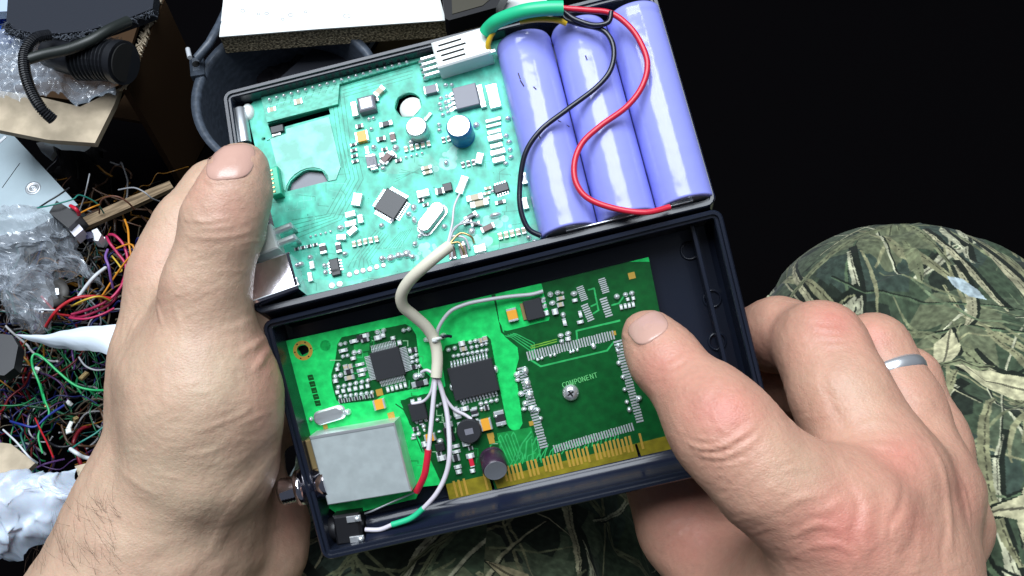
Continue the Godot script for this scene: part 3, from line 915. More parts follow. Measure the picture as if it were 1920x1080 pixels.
	# ranks above and below the long chip
	small_parts(t, fr, y, "H", "s 1244 318 54 50; s 1312 300 56 52; w 1390 248 76 60; s 1476 236 54 48; s 1532 222 54 48; c 1588 216 50 50; c 1636 200 50 60; c 1406 306 80 46; s 1490 292 50 46; s 1546 280 50 46; s 1600 262 50 46; s 1646 250 50 46; s 1590 888 56 48; s 1646 876 52 46; s 1702 862 52 46; s 1756 850 52 48; s 1596 940 50 46; r 1650 930 56 52; r 1530 966 60 90; w 1326 970 66 120; w 1430 942 80 44")
	for i in 8:
		small_parts(t, fr, y, "H", "s %d %d 48 44" % [1300 + i * 50, 384 - i * 9])
	# the crowded patch between the metal can and the dark capacitor
	small_parts(t, fr, y, "I", "s 430 116 40 40; s 464 96 36 36; s 430 256 46 40; r 266 282 40 46; s 292 324 50 50; r 212 346 60 36; s 190 416 54 50; s 240 400 52 50; w 190 440 60 26; t 360 432 116 76; s 300 360 34 40; s 450 376 50 34; w 310 498 80 60; k 330 540 80 46; s 456 474 76 60; k 460 530 96 76; k 552 400 96 150; w 545 302 100 60; w 480 640 110 60; r 620 640 80 66; w 620 520 90 40; w 626 576 100 36; w 640 730 90 40; w 650 780 70 46; r 770 540 50 40; w 766 618 96 52; x 780 684 46 96; w 790 770 60 44; w 640 190 70 120; w 710 140 96 46; r 806 180 70 80; s 828 262 56 44; s 868 96 50 46; s 926 82 46 46; s 976 66 46 46; s 1030 60 46 46; s 878 152 40 40; w 1052 206 84 50; r 1062 256 66 70; s 1086 300 60 60; o 970 420 70 56; o 980 470 60 60; w 724 490 90 66; w 660 330 44 120; r 450 600 60 40; s 690 90 30 50; s 520 210 40 60; s 560 230 34 40")
	# round choke with a printed top
	var choke := part("round_choke", lathe([Vector2(3.3 * MM, 0), Vector2(3.9 * MM, 0.5 * MM), Vector2(3.9 * MM, 2.6 * MM), Vector2(3.5 * MM, 3.0 * MM)], 24), M.chip, t, Transform3D(Basis(), place(fr, y, 880, 808, 2.0)))
	part("printed_label", block(2.6 * MM, 0.05 * MM, 1.8 * MM, 0.01 * MM), M.chip_grey, choke, Transform3D(Basis(), Vector3(0, 3.0 * MM, 0)))
	# dark capacitor that leans
	can(t, "dark_capacitor", place(fr, y, 922, 856), 3.9 * MM, 7.0 * MM, M.purple, M.tin, Basis(Vector3.RIGHT, deg_to_rad(28)) * Basis(Vector3.FORWARD, deg_to_rad(8)))
	# empty places for chips: fine pads
	pad_row(t, fr, y, [990, 668, 1150, 628], 34, 3.0, 0.34)
	pad_row(t, fr, y, [978, 690, 1020, 838], 30, 2.8, 0.34)
	pad_row(t, fr, y, [1040, 842, 1186, 800], 32, 2.6, 0.34)
	pad_row(t, fr, y, [1158, 640, 1200, 790], 30, 2.6, 0.34)
	for q in [[1087, 538, 1096, 562], [1128, 523, 1136, 548], [1096, 572, 1108, 600], [1131, 560, 1142, 592]]:
		pad_row(t, fr, y, q, 8, 2.4, 0.36)
	small_parts(t, fr, y, "J", "s 495 284 66 62; s 570 266 62 50; s 620 266 34 34; c 600 320 84 36; s 516 370 72 54; c 598 384 70 44; w 545 455 70 66; w 460 470 50 50; s 440 392 44 40; s 425 325 50 40; s 626 490 56 60; w 640 560 44 80; s 735 275 76 56; w 745 340 64 36; w 800 480 40 76; w 800 560 76 36; s 1170 305 64 60; s 1258 284 56 50; s 1322 270 60 50; w 1280 330 40 36; w 1336 320 40 40; s 600 700 66 50; s 676 680 70 52; s 610 756 56 46; w 676 730 64 44; w 1214 410 34 60; w 1256 400 34 60; w 1296 392 34 60; w 1336 382 34 60; o 1322 92 70 66; o 1140 676 44 44; s 370 945 36 34; s 410 930 36 34; s 498 906 34 40; s 540 896 34 40; s 700 868 34 40; s 730 858 34 40; s 770 846 34 40; s 935 810 50 70")
	small_parts(t, fr, y, "E", "s 236 765 46 42; s 240 798 40 30; s 262 888 44 40; s 318 892 50 50; s 290 950 44 40; s 330 985 50 44; s 282 986 40 32; s 372 992 34 34; s 390 1046 30 30; s 290 740 44 60; s 302 820 50 60; s 1022 918 44 40; s 890 575 30 30; s 886 610 30 30; s 892 690 34 34; s 918 780 30 30; s 930 860 30 30; s 944 940 30 30; s 960 990 30 40; o 330 1078 30 30")
	# screw
	var sc := part("screw", lathe([Vector2(2.5 * MM, 0), Vector2(2.6 * MM, 0.5 * MM), Vector2(2.2 * MM, 1.4 * MM), Vector2(1.2 * MM, 1.9 * MM)], 20), M.silver, t, Transform3D(Basis(), place(fr, y, 1070, 737, 1.0)))
	for a in 2:
		part("screw_slot", block(2.2 * MM, 0.1 * MM, 0.5 * MM, 0.02 * MM), M.hole, sc, Transform3D(Basis(Vector3.UP, a * PI / 2 + 0.4), Vector3(0, 1.86 * MM, 0)))
	# printed word
	var tm := TextMesh.new()
	tm.text = "COMPONENT"
	var sf := SystemFont.new()
	sf.font_names = PackedStringArray(["Droid Sans Mono"])
	tm.font = sf
	tm.font_size = 32
	tm.pixel_size = 0.0000275
	tm.depth = 0.00002
	part("printed_word", tm, mat(0.12, 0.5, 0.16, 0.5), t, Transform3D((Basis(Vector3.UP, deg_to_rad(4)) * Basis(Vector3.RIGHT, -PI / 2)).scaled(Vector3.ONE * 0.66), place(fr, y, 1087, 713) + Vector3(0, 0.05 * MM, 0)))
	# tuner can: folded tin box with the aerial socket through the case wall
	var top_y := -1.0
	var quad_px := pts2(fr, top_y, "", [579, 819, 739, 792, 771, 922, 614, 948])
	var st := tool()
	var rings := []
	for lv in [[0.0, 0.0], [(top_y - y) - 0.5, 0.0], [top_y - y, 0.5]]:
		var ring := PackedVector3Array()
		var c := (quad_px[0] + quad_px[1] + quad_px[2] + quad_px[3]) / 4.0
		for i in [3, 2, 1, 0]:
			var v := quad_px[i] + (c - quad_px[i]).normalized() * float(lv[1]) * MM
			ring.append(Vector3(v.x, float(lv[0]) * MM, v.y))
		rings.append(ring)
	loft(st, rings, true, true, Transform3D(), false)
	var tin := mat(0.52, 0.58, 0.57, 0.38, 0.6)
	mottled(tin, Color(0.62, 0.69, 0.69), 0.06, 41, 0.03, 30.0)
	bump(tin, noise_tex(0.012, 42), 0.10, 20.0)
	var cn := part("tuner_can", done(st), tin, t)
	var mid_top := (quad_px[0] + quad_px[1]) / 2.0
	part("can_lip", block(quad_px[0].distance_to(quad_px[1]) * 0.98, 0.35 * MM, 0.9 * MM, 0.1 * MM), M.silver, cn, Transform3D(Basis(Vector3.UP, -(quad_px[1] - quad_px[0]).angle()), Vector3(mid_top.x, (top_y - y) * MM - 0.1 * MM, mid_top.y + 0.4 * MM)))
	var c1 := on_frame(fr, 604, 905, y + 5.5) - Vector3(0, y * MM, 0)
	var prof := [Vector2(5.2 * MM, -2 * MM), Vector2(5.2 * MM, 1.2 * MM), Vector2(4.2 * MM, 1.3 * MM), Vector2(4.2 * MM, 5.2 * MM), Vector2(5.6 * MM, 5.3 * MM), Vector2(5.6 * MM, 7.6 * MM), Vector2(4.0 * MM, 7.7 * MM)]
	for i in 6:
		prof.append(Vector2(4.3 * MM, (8.0 + i * 0.9) * MM))
		prof.append(Vector2(3.9 * MM, (8.45 + i * 0.9) * MM))
	prof.append(Vector2(3.6 * MM, 13.6 * MM))
	prof.append(Vector2(2.2 * MM, 13.7 * MM))
	part("aerial_socket", lathe(prof, 24), M.chrome, cn, Transform3D(Basis(Vector3(0, 0, 1), PI / 2), c1))
	part("folded_tab", block(2.6 * MM, 7 * MM, 9.5 * MM, 0.4 * MM), M.brass, cn, Transform3D(Basis(), Vector3(quad_px[0].x - 1.2 * MM, 0, quad_px[0].y + 6.0 * MM)))

func ring_plate(r0: float, r1: float, h: float) -> ArrayMesh:
	var st := tool()
	loft(st, [circle(r1, 0, 28), circle(r1, h, 28), circle(r0, h, 28), circle(r0, -0.001, 28)], false, false, Transform3D(), false)
	return done(st)

func pad_row(t: Node3D, fr: Transform3D, y: float, q: Array, n: int, long_mm: float, share: float) -> void:
	var a := place(fr, y, q[0], q[1])
	var b := place(fr, y, q[2], q[3])
	var d := (b - a).normalized()
	var turn := Basis(Vector3.UP, -atan2(d.z, d.x))
	var pitch := a.distance_to(b) / (n - 1)
	var st := tool()
	for i in n:
		block_into(st, pitch * 0.58, 0.12 * MM, long_mm * MM * rnd(0.85, 1.0), 0.02 * MM, Transform3D(turn, a.lerp(b, float(i) / (n - 1))))
	var o := part("pad_row", done(st), M.solder, t)
	o.set_meta("kind", "stuff")

# ---------------------------------------------------------------- leads between the halves
func lead(fr: Transform3D, flat: Array, per := 8) -> PackedVector3Array:
	var p := PackedVector3Array()
	for i in range(0, flat.size(), 3): p.append(on_frame_world(fr, flat[i], flat[i + 1], flat[i + 2]))
	return smooth_path(p, per)

func cables() -> void:
	var a := frame_a
	var b := frame_b
	single("black_wire", tube(lead(a, [1146, 22, 9, 1140, 42, 9, 1112, 47, 9, 1078, 36, 9, 1056, 22, 9, 1060, 36, 8.5, 1090, 46, 7.5, 1131, 57, 7.5, 1150, 87, 7.4, 1146, 128, 7.2, 1119, 163, 6.8, 1061, 207, 6.9, 1014, 244, 7.0, 985, 288, 5.5, 975, 345, 3.0, 976, 392, 1.5, 990, 428, 0.0, 1014, 442, -1.0]), 0.82 * MM, 10), M.black_wire, "thin black wire looping over two violet cells down to the board corner", "wire")
	single("red_wire", tube(lead(a, [1050, 15, 9, 1100, 19, 9, 1146, 25, 8.5, 1182, 52, 8.2, 1205, 88, 7.8, 1214, 124, 7.6, 1203, 164, 7.2, 1174, 201, 7.0, 1126, 236, 7.2, 1092, 268, 7.0, 1077, 306, 7.0, 1081, 345, 6.8, 1106, 374, 6.4, 1158, 392, 6.0, 1212, 398, 5.2, 1256, 388, 3.5]), 0.92 * MM, 10), M.red, "red wire snaking in an S over the middle and outer violet cells", "wire")
	var sl := thing("cable_sleeve", "green heat-shrink sleeve arching from the white plug over the first cell", "cable sleeve")
	part("sleeve", tube(lead(a, [911, 62, 3, 918, 52, 4.5, 936, 38, 8, 980, 22, 12, 1020, 16, 13, 1056, 15, 12.5]), 2.25 * MM, 14), M.green_sleeve, sl)
	part("yellow_wire", tube(lead(a, [917, 98, 0, 915, 84, 2, 920, 68, 3.5, 925, 60, 4]), 0.9 * MM, 8), M.yellow, sl)
	part("yellow_wire", tube(lead(a, [975, 40, 8.5, 1010, 36, 9, 1045, 38, 9, 1062, 44, 8]), 0.9 * MM, 8), M.yellow, sl)
	part("crimp", block(2.4 * MM, 1.2 * MM, 1.2 * MM, 0.2 * MM), M.silver, sl, Transform3D(a.basis, on_frame_world(a, 923, 99, 0)))
	var bc := thing("beige_cable", "stiff beige cable bent over the seam between the two case halves", "cable")
	part("sheath", tube(lead(b, [842, 462, 9, 826, 474, 11, 795, 500, 11, 768, 526, 9, 753, 552, 6, 756, 574, 3, 776, 592, 0, 800, 614, -3, 815, 640, -5, 820, 672, -5.5, 818, 707, -5.5], 10), 1.75 * MM, 14), M.beige, bc)
	part("tie", tube(lead(b, [800, 638, -8, 806, 638, -5, 816, 636, -2.6, 826, 634, -4, 832, 632, -8], 8), 0.5 * MM, 7), M.white, bc)
	part("tie_knot", dome(2.2 * MM, 1.6 * MM, 1.2 * MM), M.white, bc, Transform3D(b.basis, on_frame_world(b, 816, 638, -3.4)))
	part("tie_tail", tube(lead(b, [824, 633, -4, 838, 630, -5, 846, 631, -6], 6), 0.5 * MM, 6), M.black_wire, bc)
	var rw := thing("power_lead", "thin grey lead with a red sleeve running down beside the tin can", "wire")
	part("grey_length", tube(lead(b, [817, 704, -6, 813, 745, -5, 809, 789, -4, 804, 838, -2.5, 803, 846, -2.5]), 0.75 * MM, 8), M.lilac_wire, rw)
	part("red_sleeve", tube(lead(b, [803, 843, -2.5, 800, 868, -2.5, 795, 893, -3, 781, 922, -5]), 1.05 * MM, 10), M.red, rw)
	part("bare_end", tube(lead(b, [781, 922, -5, 745, 937, -6, 700, 957, -6, 684, 963, -7]), 0.3 * MM, 6), M.tin, rw)
	var ww := thing("jack_lead", "thin lilac-white lead with a green sleeve bowing down to the corner jack", "wire")
	part("white_length", tube(lead(b, [819, 704, -6, 832, 745, -7, 840, 789, -6, 843, 850, -4, 836, 890, -4, 818, 926, -4, 792, 955, -5]), 0.78 * MM, 8), M.lilac_wire, ww)
	part("green_sleeve", tube(lead(b, [794, 953, -5, 770, 972, -5.5, 735, 984, -6]), 0.95 * MM, 8), M.green_sleeve, ww)
	part("white_end", tube(lead(b, [735, 984, -6, 712, 993, -6.5, 685, 993, -7]), 0.75 * MM, 8), M.lilac_wire, ww)
	single("signal_lead", tube(lead(b, [821, 704, -6.5, 832, 740, -7, 850, 766, -8, 872, 778, -8.5, 884, 786, -8.5]), 0.55 * MM, 7), M.lilac_wire, "short lilac strand running from the beige cable to the round choke", "wire")
	single("signal_lead", tube(lead(b, [814, 704, -6, 808, 735, -7, 794, 752, -8.5, 772, 757, -8.8]), 0.5 * MM, 7), M.lilac_wire, "short pale strand bending from the beige cable to the black transistor", "wire")
	single("signal_lead", tube(lead(b, [812, 700, -7, 800, 694, -7.5, 790, 698, -8.5]), 0.5 * MM, 7), M.lilac_wire, "shortest strand between the beige cable and the square chip on green", "wire")
	single("grey_wire", tube(lead(b, [822, 640, -7, 821, 618, -6, 842, 586, -6, 872, 571, -6.5, 908, 563, -7, 955, 556, -8, 996, 552, -8.5, 1018, 546, -9]), 0.62 * MM, 8), M.grey_wire, "thin grey wire arching across the bright green field to the regulator", "wire")
	var dj := thing("power_jack", "small black power jack with two tinned lugs in the lower case corner", "socket", b * Transform3D(Basis(Vector3.UP, deg_to_rad(-5)), on_frame(b, 662, 980, -12.0)))
	part("jack_body", block(8.5 * MM, 7.5 * MM, 9.5 * MM, 0.8 * MM), M.black_rubber, dj)
	part("jack_barrel", lathe([Vector2(3.6 * MM, 0), Vector2(3.6 * MM, 4 * MM), Vector2(3.0 * MM, 4.2 * MM)], 20), M.black_rubber, dj, Transform3D(Basis(Vector3(0, 0, 1), PI / 2), Vector3(-4 * MM, 4 * MM, 0)))
	for s in [-1, 1]:
		var lug := part("lug", block(4.5 * MM, 0.6 * MM, 2.0 * MM, 0.15 * MM), M.silver, dj, Transform3D(Basis(), Vector3(2.6 * MM, 6.6 * MM + 0.9 * MM, s * 3.2 * MM)))
		part("lug_solder", dome(2.2 * MM, 2.0 * MM, 1.0 * MM), M.solder, lug, Transform3D(Basis(), Vector3(1.2 * MM, 0.5 * MM, 0)))

# ---------------------------------------------------------------- flesh: tapered bones joined with a smooth minimum, meshed as surface nets
class Flesh:
	var a := PackedVector3Array()
	var ba := PackedVector3Array()
	var inv := PackedFloat32Array()
	var ra := PackedFloat32Array()
	var dr := PackedFloat32Array()
	var grp := PackedInt32Array()
	var kk := PackedFloat32Array()
	var join := [0.0]
	var every := PackedInt32Array()
	var verts := PackedVector3Array()
	var tris := PackedInt32Array()
	var norms := PackedVector3Array()
	var creases := {}
	const KU := 0.0012

	func bone(p: Vector3, q: Vector3, r0: float, r1: float, g: int, k := 0.006) -> void:
		every.append(a.size())
		a.append(p)
		ba.append(q - p)
		inv.append(1.0 / maxf((q - p).length_squared(), 1e-9))
		ra.append(r0)
		dr.append(r1 - r0)
		grp.append(g)
		kk.append(k)

	func dist(p: Vector3, ids: PackedInt32Array) -> float:
		var pal := 1000.0
		var res := 1000.0
		var cur := -1
		var d := 1000.0
		for i in ids:
			if grp[i] != cur:
				if cur == 0:
					pal = d
					res = d
				elif cur > 0:
					var kj: float = join[cur]
					var h := maxf(kj - absf(pal - d), 0.0)
					var dj := minf(pal, d) - h * h * 0.25 / kj
					h = maxf(KU - absf(res - dj), 0.0)
					res = minf(res, dj) - h * h * 0.25 / KU
				d = 1000.0
				cur = grp[i]
			var pa := p - a[i]
			var t := clampf(pa.dot(ba[i]) * inv[i], 0.0, 1.0)
			var e := (pa - ba[i] * t).length() - ra[i] - dr[i] * t
			var k := kk[i]
			var hh := maxf(k - absf(d - e), 0.0)
			d = minf(d, e) - hh * hh * 0.25 / k
		if cur == 0:
			res = d
		elif cur > 0:
			var kj: float = join[cur]
			var h := maxf(kj - absf(pal - d), 0.0)
			var dj := minf(pal, d) - h * h * 0.25 / kj
			h = maxf(KU - absf(res - dj), 0.0)
			res = minf(res, dj) - h * h * 0.25 / KU
		return res

	func normal_at(p: Vector3) -> Vector3:
		var e := 0.0008
		return Vector3(dist(p + Vector3(e, 0, 0), every) - dist(p - Vector3(e, 0, 0), every), dist(p + Vector3(0, e, 0), every) - dist(p - Vector3(0, e, 0), every), dist(p + Vector3(0, 0, e), every) - dist(p - Vector3(0, 0, e), every)).normalized()

	func trace(o: Vector3, dir: Vector3) -> Vector3:
		var t := 0.12
		for i in 90:
			var d := dist(o + dir * t, every)
			if d < 0.00005: break
			t += d * 0.8
			if t > 0.8: return Vector3.INF
		return o + dir * t

	func build(cell: float) -> void:
		var lo := Vector3.INF
		var hi := -Vector3.INF
		for i in a.size():
			var r := maxf(ra[i], ra[i] + dr[i]) + 0.006
			for p in [a[i], a[i] + ba[i]]:
				lo = lo.min(p - Vector3.ONE * r)
				hi = hi.max(p + Vector3.ONE * r)
		var bs := 4
		var nb := Vector3i(((hi - lo) / (cell * bs)).ceil())
		var nx := nb.x * bs + 1
		var ny := nb.y * bs + 1
		var nz := nb.z * bs + 1
		var f := PackedFloat32Array()
		f.resize(nx * ny * nz)
		f.fill(1e6)
		var idx := PackedInt32Array()
		idx.resize(nx * ny * nz)
		idx.fill(-1)
		var blocks := []
		var half := cell * bs * 0.5
		var rr := half * sqrt(3.0)
		for bz in nb.z:
			for by in nb.y:
				for bx in nb.x:
					var c := lo + Vector3(bx, by, bz) * cell * bs + Vector3.ONE * half
					var es := PackedFloat32Array()
					var dmin := 1e6
					for i in every:
						var pa := c - a[i]
						var t := clampf(pa.dot(ba[i]) * inv[i], 0.0, 1.0)
						var e := (pa - ba[i] * t).length() - ra[i] - dr[i] * t
						es.append(e)
						dmin = minf(dmin, e)
					if dmin > rr + 0.020 or dmin < -rr - 0.001: continue
					var ids := PackedInt32Array()
					for i in every:
						if es[i] < dmin + 2.0 * rr + 0.036: ids.append(i)
					blocks.append(Vector3i(bx, by, bz) * bs)
					for z in range(bz * bs, bz * bs + bs + 1):
						for y in range(by * bs, by * bs + bs + 1):
							var row := (z * ny + y) * nx
							for x in range(bx * bs, bx * bs + bs + 1):
								if f[row + x] > 1e5:
									f[row + x] = dist(lo + Vector3(x, y, z) * cell, ids)
		var off := PackedInt32Array([0, 1, nx, nx + 1, nx * ny, nx * ny + 1, nx * ny + nx, nx * ny + nx + 1])
		var ea := PackedInt32Array([0, 0, 0, 1, 1, 2, 2, 3, 4, 4, 5, 6])
		var eb := PackedInt32Array([1, 2, 4, 3, 5, 3, 6, 7, 5, 6, 7, 7])
		var cells := []
		for b in blocks:
			for z in range(b.z, b.z + bs):
				for y in range(b.y, b.y + bs):
					for x in range(b.x, b.x + bs):
						var at := (z * ny + y) * nx + x
						var neg := 0
						for k in 8:
							if f[at + off[k]] < 0.0: neg += 1
						if neg == 0 or neg == 8: continue
						var s := Vector3.ZERO
						var n := 0
						for e in 12:
							var i := ea[e]
							var j := eb[e]
							var u := f[at + off[i]]
							var v := f[at + off[j]]
							if (u < 0.0) != (v < 0.0):
								var t := u / (u - v)
								var p := Vector3(i & 1, (i >> 1) & 1, i >> 2)
								var q := Vector3(j & 1, (j >> 1) & 1, j >> 2)
								s += p + (q - p) * t
								n += 1
						idx[at] = verts.size()
						verts.append(lo + (Vector3(x, y, z) + s / n) * cell)
						cells.append(at)
		var step := PackedInt32Array([1, nx, nx * ny])
		for at in cells:
			for ax in 3:
				var u := f[at]
				var v := f[at + step[ax]]
				if (u < 0.0) == (v < 0.0): continue
				var s1 := step[(ax + 1) % 3]
				var s2 := step[(ax + 2) % 3]
				var q := [idx[at], idx[at - s1], idx[at - s1 - s2], idx[at - s2]]
				if q.min() < 0: continue
				if u < 0.0: tris.append_array([q[0], q[1], q[2], q[0], q[2], q[3]])
				else: tris.append_array([q[0], q[2], q[1], q[0], q[3], q[2]])

	func relax(times: int, amount: float) -> void:
		for k in times:
			var sum := PackedVector3Array()
			var n := PackedInt32Array()
			sum.resize(verts.size())
			n.resize(verts.size())
			for i in range(0, tris.size(), 3):
				for e in 3:
					var p := tris[i + e]
					sum[p] += verts[tris[i + (e + 1) % 3]] + verts[tris[i + (e + 2) % 3]]
					n[p] += 2
			for i in verts.size():
				if n[i] > 0: verts[i] = verts[i].lerp(sum[i] / n[i], amount)

	func split_faces() -> void:
		var mids := {}
		var out := PackedInt32Array()
		for i in range(0, tris.size(), 3):
			var m := [0, 0, 0]
			for e in 3:
				var p := tris[i + e]
				var q := tris[i + (e + 1) % 3]
				var key := mini(p, q) * 4000000 + maxi(p, q)
				if not mids.has(key):
					mids[key] = verts.size()
					verts.append((verts[p] + verts[q]) * 0.5)
				m[e] = mids[key]
			out.append_array([tris[i], m[0], m[2], m[0], tris[i + 1], m[1], m[2], m[1], tris[i + 2], m[0], m[1], m[2]])
		tris = out

	func find_normals() -> void:
		norms = PackedVector3Array()
		norms.resize(verts.size())
		for i in range(0, tris.size(), 3):
			var p := verts[tris[i]]
			var c := (verts[tris[i + 2]] - p).cross(verts[tris[i + 1]] - p)
			for e in 3: norms[tris[i + e]] += c
		for i in norms.size(): norms[i] = norms[i].normalized()

	func add_crease(line: PackedVector3Array, depth: float, width: float) -> void:
		for i in line.size():
			var fade := sin(PI * clampf((i + 0.6) / line.size(), 0.04, 0.96))
			var p := line[i]
			var c := Vector3i((p / 0.005).floor())
			for dx in [-1, 0, 1]:
				for dy in [-1, 0, 1]:
					for dz in [-1, 0, 1]:
						var key := c + Vector3i(dx, dy, dz)
						if not creases.has(key): creases[key] = []
						creases[key].append([p, depth * fade, width])

	func carve(lumps: FastNoiseLite, lump: float, fine: FastNoiseLite, fine_amount: float) -> void:
		for i in verts.size():
			var p := verts[i]
			var n := norms[i]
			var d := lump * lumps.get_noise_3dv(p * 1000.0) + fine_amount * fine.get_noise_3dv(p * 1000.0)
			var near: Array = creases.get(Vector3i((p / 0.005).floor()), [])
			var dip := 0.0
			var swell := 0.0
			for c in near:
				if c[1] < 0.0:
					var e: float = p.distance_to(c[0]) / c[2]
					swell = maxf(swell, -c[1] * exp(-e * e))
					continue
				var q: float = p.distance_to(c[0]) / c[2]
				dip = maxf(dip, c[1] * exp(-q * q))
				swell = maxf(swell, c[1] * 0.4 * exp(-(q - 2.2) * (q - 2.2)))
			verts[i] = p + n * (d + swell * (1.0 if dip < swell else 0.0) - dip)

var skin: StandardMaterial3D

func skin_material() -> void:
	skin = mat(1, 1, 1, 0.47, 0.0, 0.45)
	skin.albedo_color = Color.WHITE
	skin.vertex_color_use_as_albedo = true
	skin.subsurf_scatter_enabled = true
	skin.subsurf_scatter_strength = 0.07
	var cellular := FastNoiseLite.new()
	cellular.seed = 4
	cellular.noise_type = FastNoiseLite.TYPE_CELLULAR
	cellular.cellular_return_type = FastNoiseLite.RETURN_DISTANCE2_SUB
	cellular.frequency = 0.045
	cellular.fractal_octaves = 2
	var t := NoiseTexture2D.new()
	t.width = 512
	t.height = 512
	t.seamless = true
	t.noise = cellular
	bump(skin, t, 0.11, 42.0)
	skin.uv1_scale = Vector3(34, 62, 48)

func traced(fl: Flesh, flat: Array) -> PackedVector3Array:
	var px := PackedVector3Array()
	for i in range(0, flat.size(), 2): px.append(Vector3(flat[i], flat[i + 1], 0))
	var o := PackedVector3Array()
	for v in smooth_path(px, 10):
		var hit := fl.trace(cam_pos, ray(v.x, v.y).normalized())
		if hit != Vector3.INF: o.append(hit)
	return o

# spots: [x, y in the photograph, radius in mm, redness]
func finish_hand(fl: Flesh, called: String, parent: Node3D, spots: Array, tan_shift: float, lump_seed: int) -> MeshInstance3D:
	fl.relax(2, 0.5)
	fl.split_faces()
	fl.relax(1, 0.5)
	fl.find_normals()
	var lumps := FastNoiseLite.new()
	lumps.seed = lump_seed
	lumps.frequency = 0.055
	lumps.fractal_octaves = 2
	var fine := FastNoiseLite.new()
	fine.seed = lump_seed + 1
	fine.frequency = 0.45
	fine.fractal_octaves = 2
	fl.carve(lumps, 0.00045, fine, 0.00009)
	fl.find_normals()
	var tone := FastNoiseLite.new()
	tone.seed = lump_seed + 2
	tone.frequency = 0.09
	tone.fractal_octaves = 4
	var blotch := FastNoiseLite.new()
	blotch.seed = lump_seed + 3
	blotch.frequency = 0.4
	blotch.fractal_octaves = 3
	var centres := []
	for s in spots:
		var h := fl.trace(cam_pos, ray(s[0], s[1]).normalized())
		if h != Vector3.INF: centres.append([h, s[2] * MM, s[3]])
	var col := PackedColorArray()
	col.resize(fl.verts.size())
	for i in fl.verts.size():
		var p := fl.verts[i]
		var red := 0.10 * tone.get_noise_3dv(p * 1000.0) + 0.09 * blotch.get_noise_3dv(p * 1000.0)
		for c in centres:
			var q: float = p.distance_squared_to(c[0]) / (c[1] * c[1])
			if q < 6.0: red += 0.6 * c[2] * exp(-q)
		var v := 1.0 + 0.10 * tone.get_noise_3dv(p * 700.0 + Vector3(50, 0, 0)) + 0.09 * blotch.get_noise_3dv(p * 1500.0)
		col[i] = Color((0.50 + 0.03 * red) * v, (0.312 - 0.14 * red) * v * tan_shift, (0.222 - 0.08 * red) * v * tan_shift)
	var arr := []
	arr.resize(Mesh.ARRAY_MAX)
	arr[Mesh.ARRAY_VERTEX] = fl.verts
	arr[Mesh.ARRAY_NORMAL] = fl.norms
	arr[Mesh.ARRAY_COLOR] = col
	arr[Mesh.ARRAY_INDEX] = fl.tris
	var m := ArrayMesh.new()
	m.add_surface_from_arrays(Mesh.PRIMITIVE_TRIANGLES, arr)
	return part(called, m, skin, parent)

func nail(fl: Flesh, parent: Node3D, c: Vector2, across: Vector2, along: Vector2) -> void:
	var rings := []
	for k in 6:
		var s: float = [1.04, 1.0, 0.94, 0.75, 0.5, 0.22][k]
		var lift: float = [-0.3, 0.04, 0.17, 0.24, 0.27, 0.28][k]
		var ring := PackedVector3Array()
		for i in 28:
			var a := TAU * i / 28.0
			var u := signf(cos(a)) * pow(absf(cos(a)), 0.62)
			var v := signf(sin(a)) * pow(absf(sin(a)), 0.72)
			var q := c + across * u * s + along * v * s
			var hit := fl.trace(cam_pos, ray(q.x, q.y).normalized())
			var tries := 0
			while hit == Vector3.INF and tries < 20:
				q = q.lerp(c, 0.05)
				hit = fl.trace(cam_pos, ray(q.x, q.y).normalized())
				tries += 1
			if hit == Vector3.INF: return
			ring.append(hit + fl.normal_at(hit) * lift * MM)
		rings.append(ring)
	var st := tool()
	loft(st, rings, false, true)
	var m := mat(0.52, 0.315, 0.255, 0.24, 0.0, 0.5)
	bump(m, noise_tex(0.04, 77), 0.03, 120.0)
	part("fingernail", done(st), m, parent)

func px_bone(fl: Flesh, q: Array, g: int, k := 0.006) -> void:
	# q: x, y, depth, radius in pixels, twice
	fl.bone(at(q[0], q[1], q[2]), at(q[4], q[5], q[6]), q[3] / FPX * q[2], q[7] / FPX * q[6], g, k)

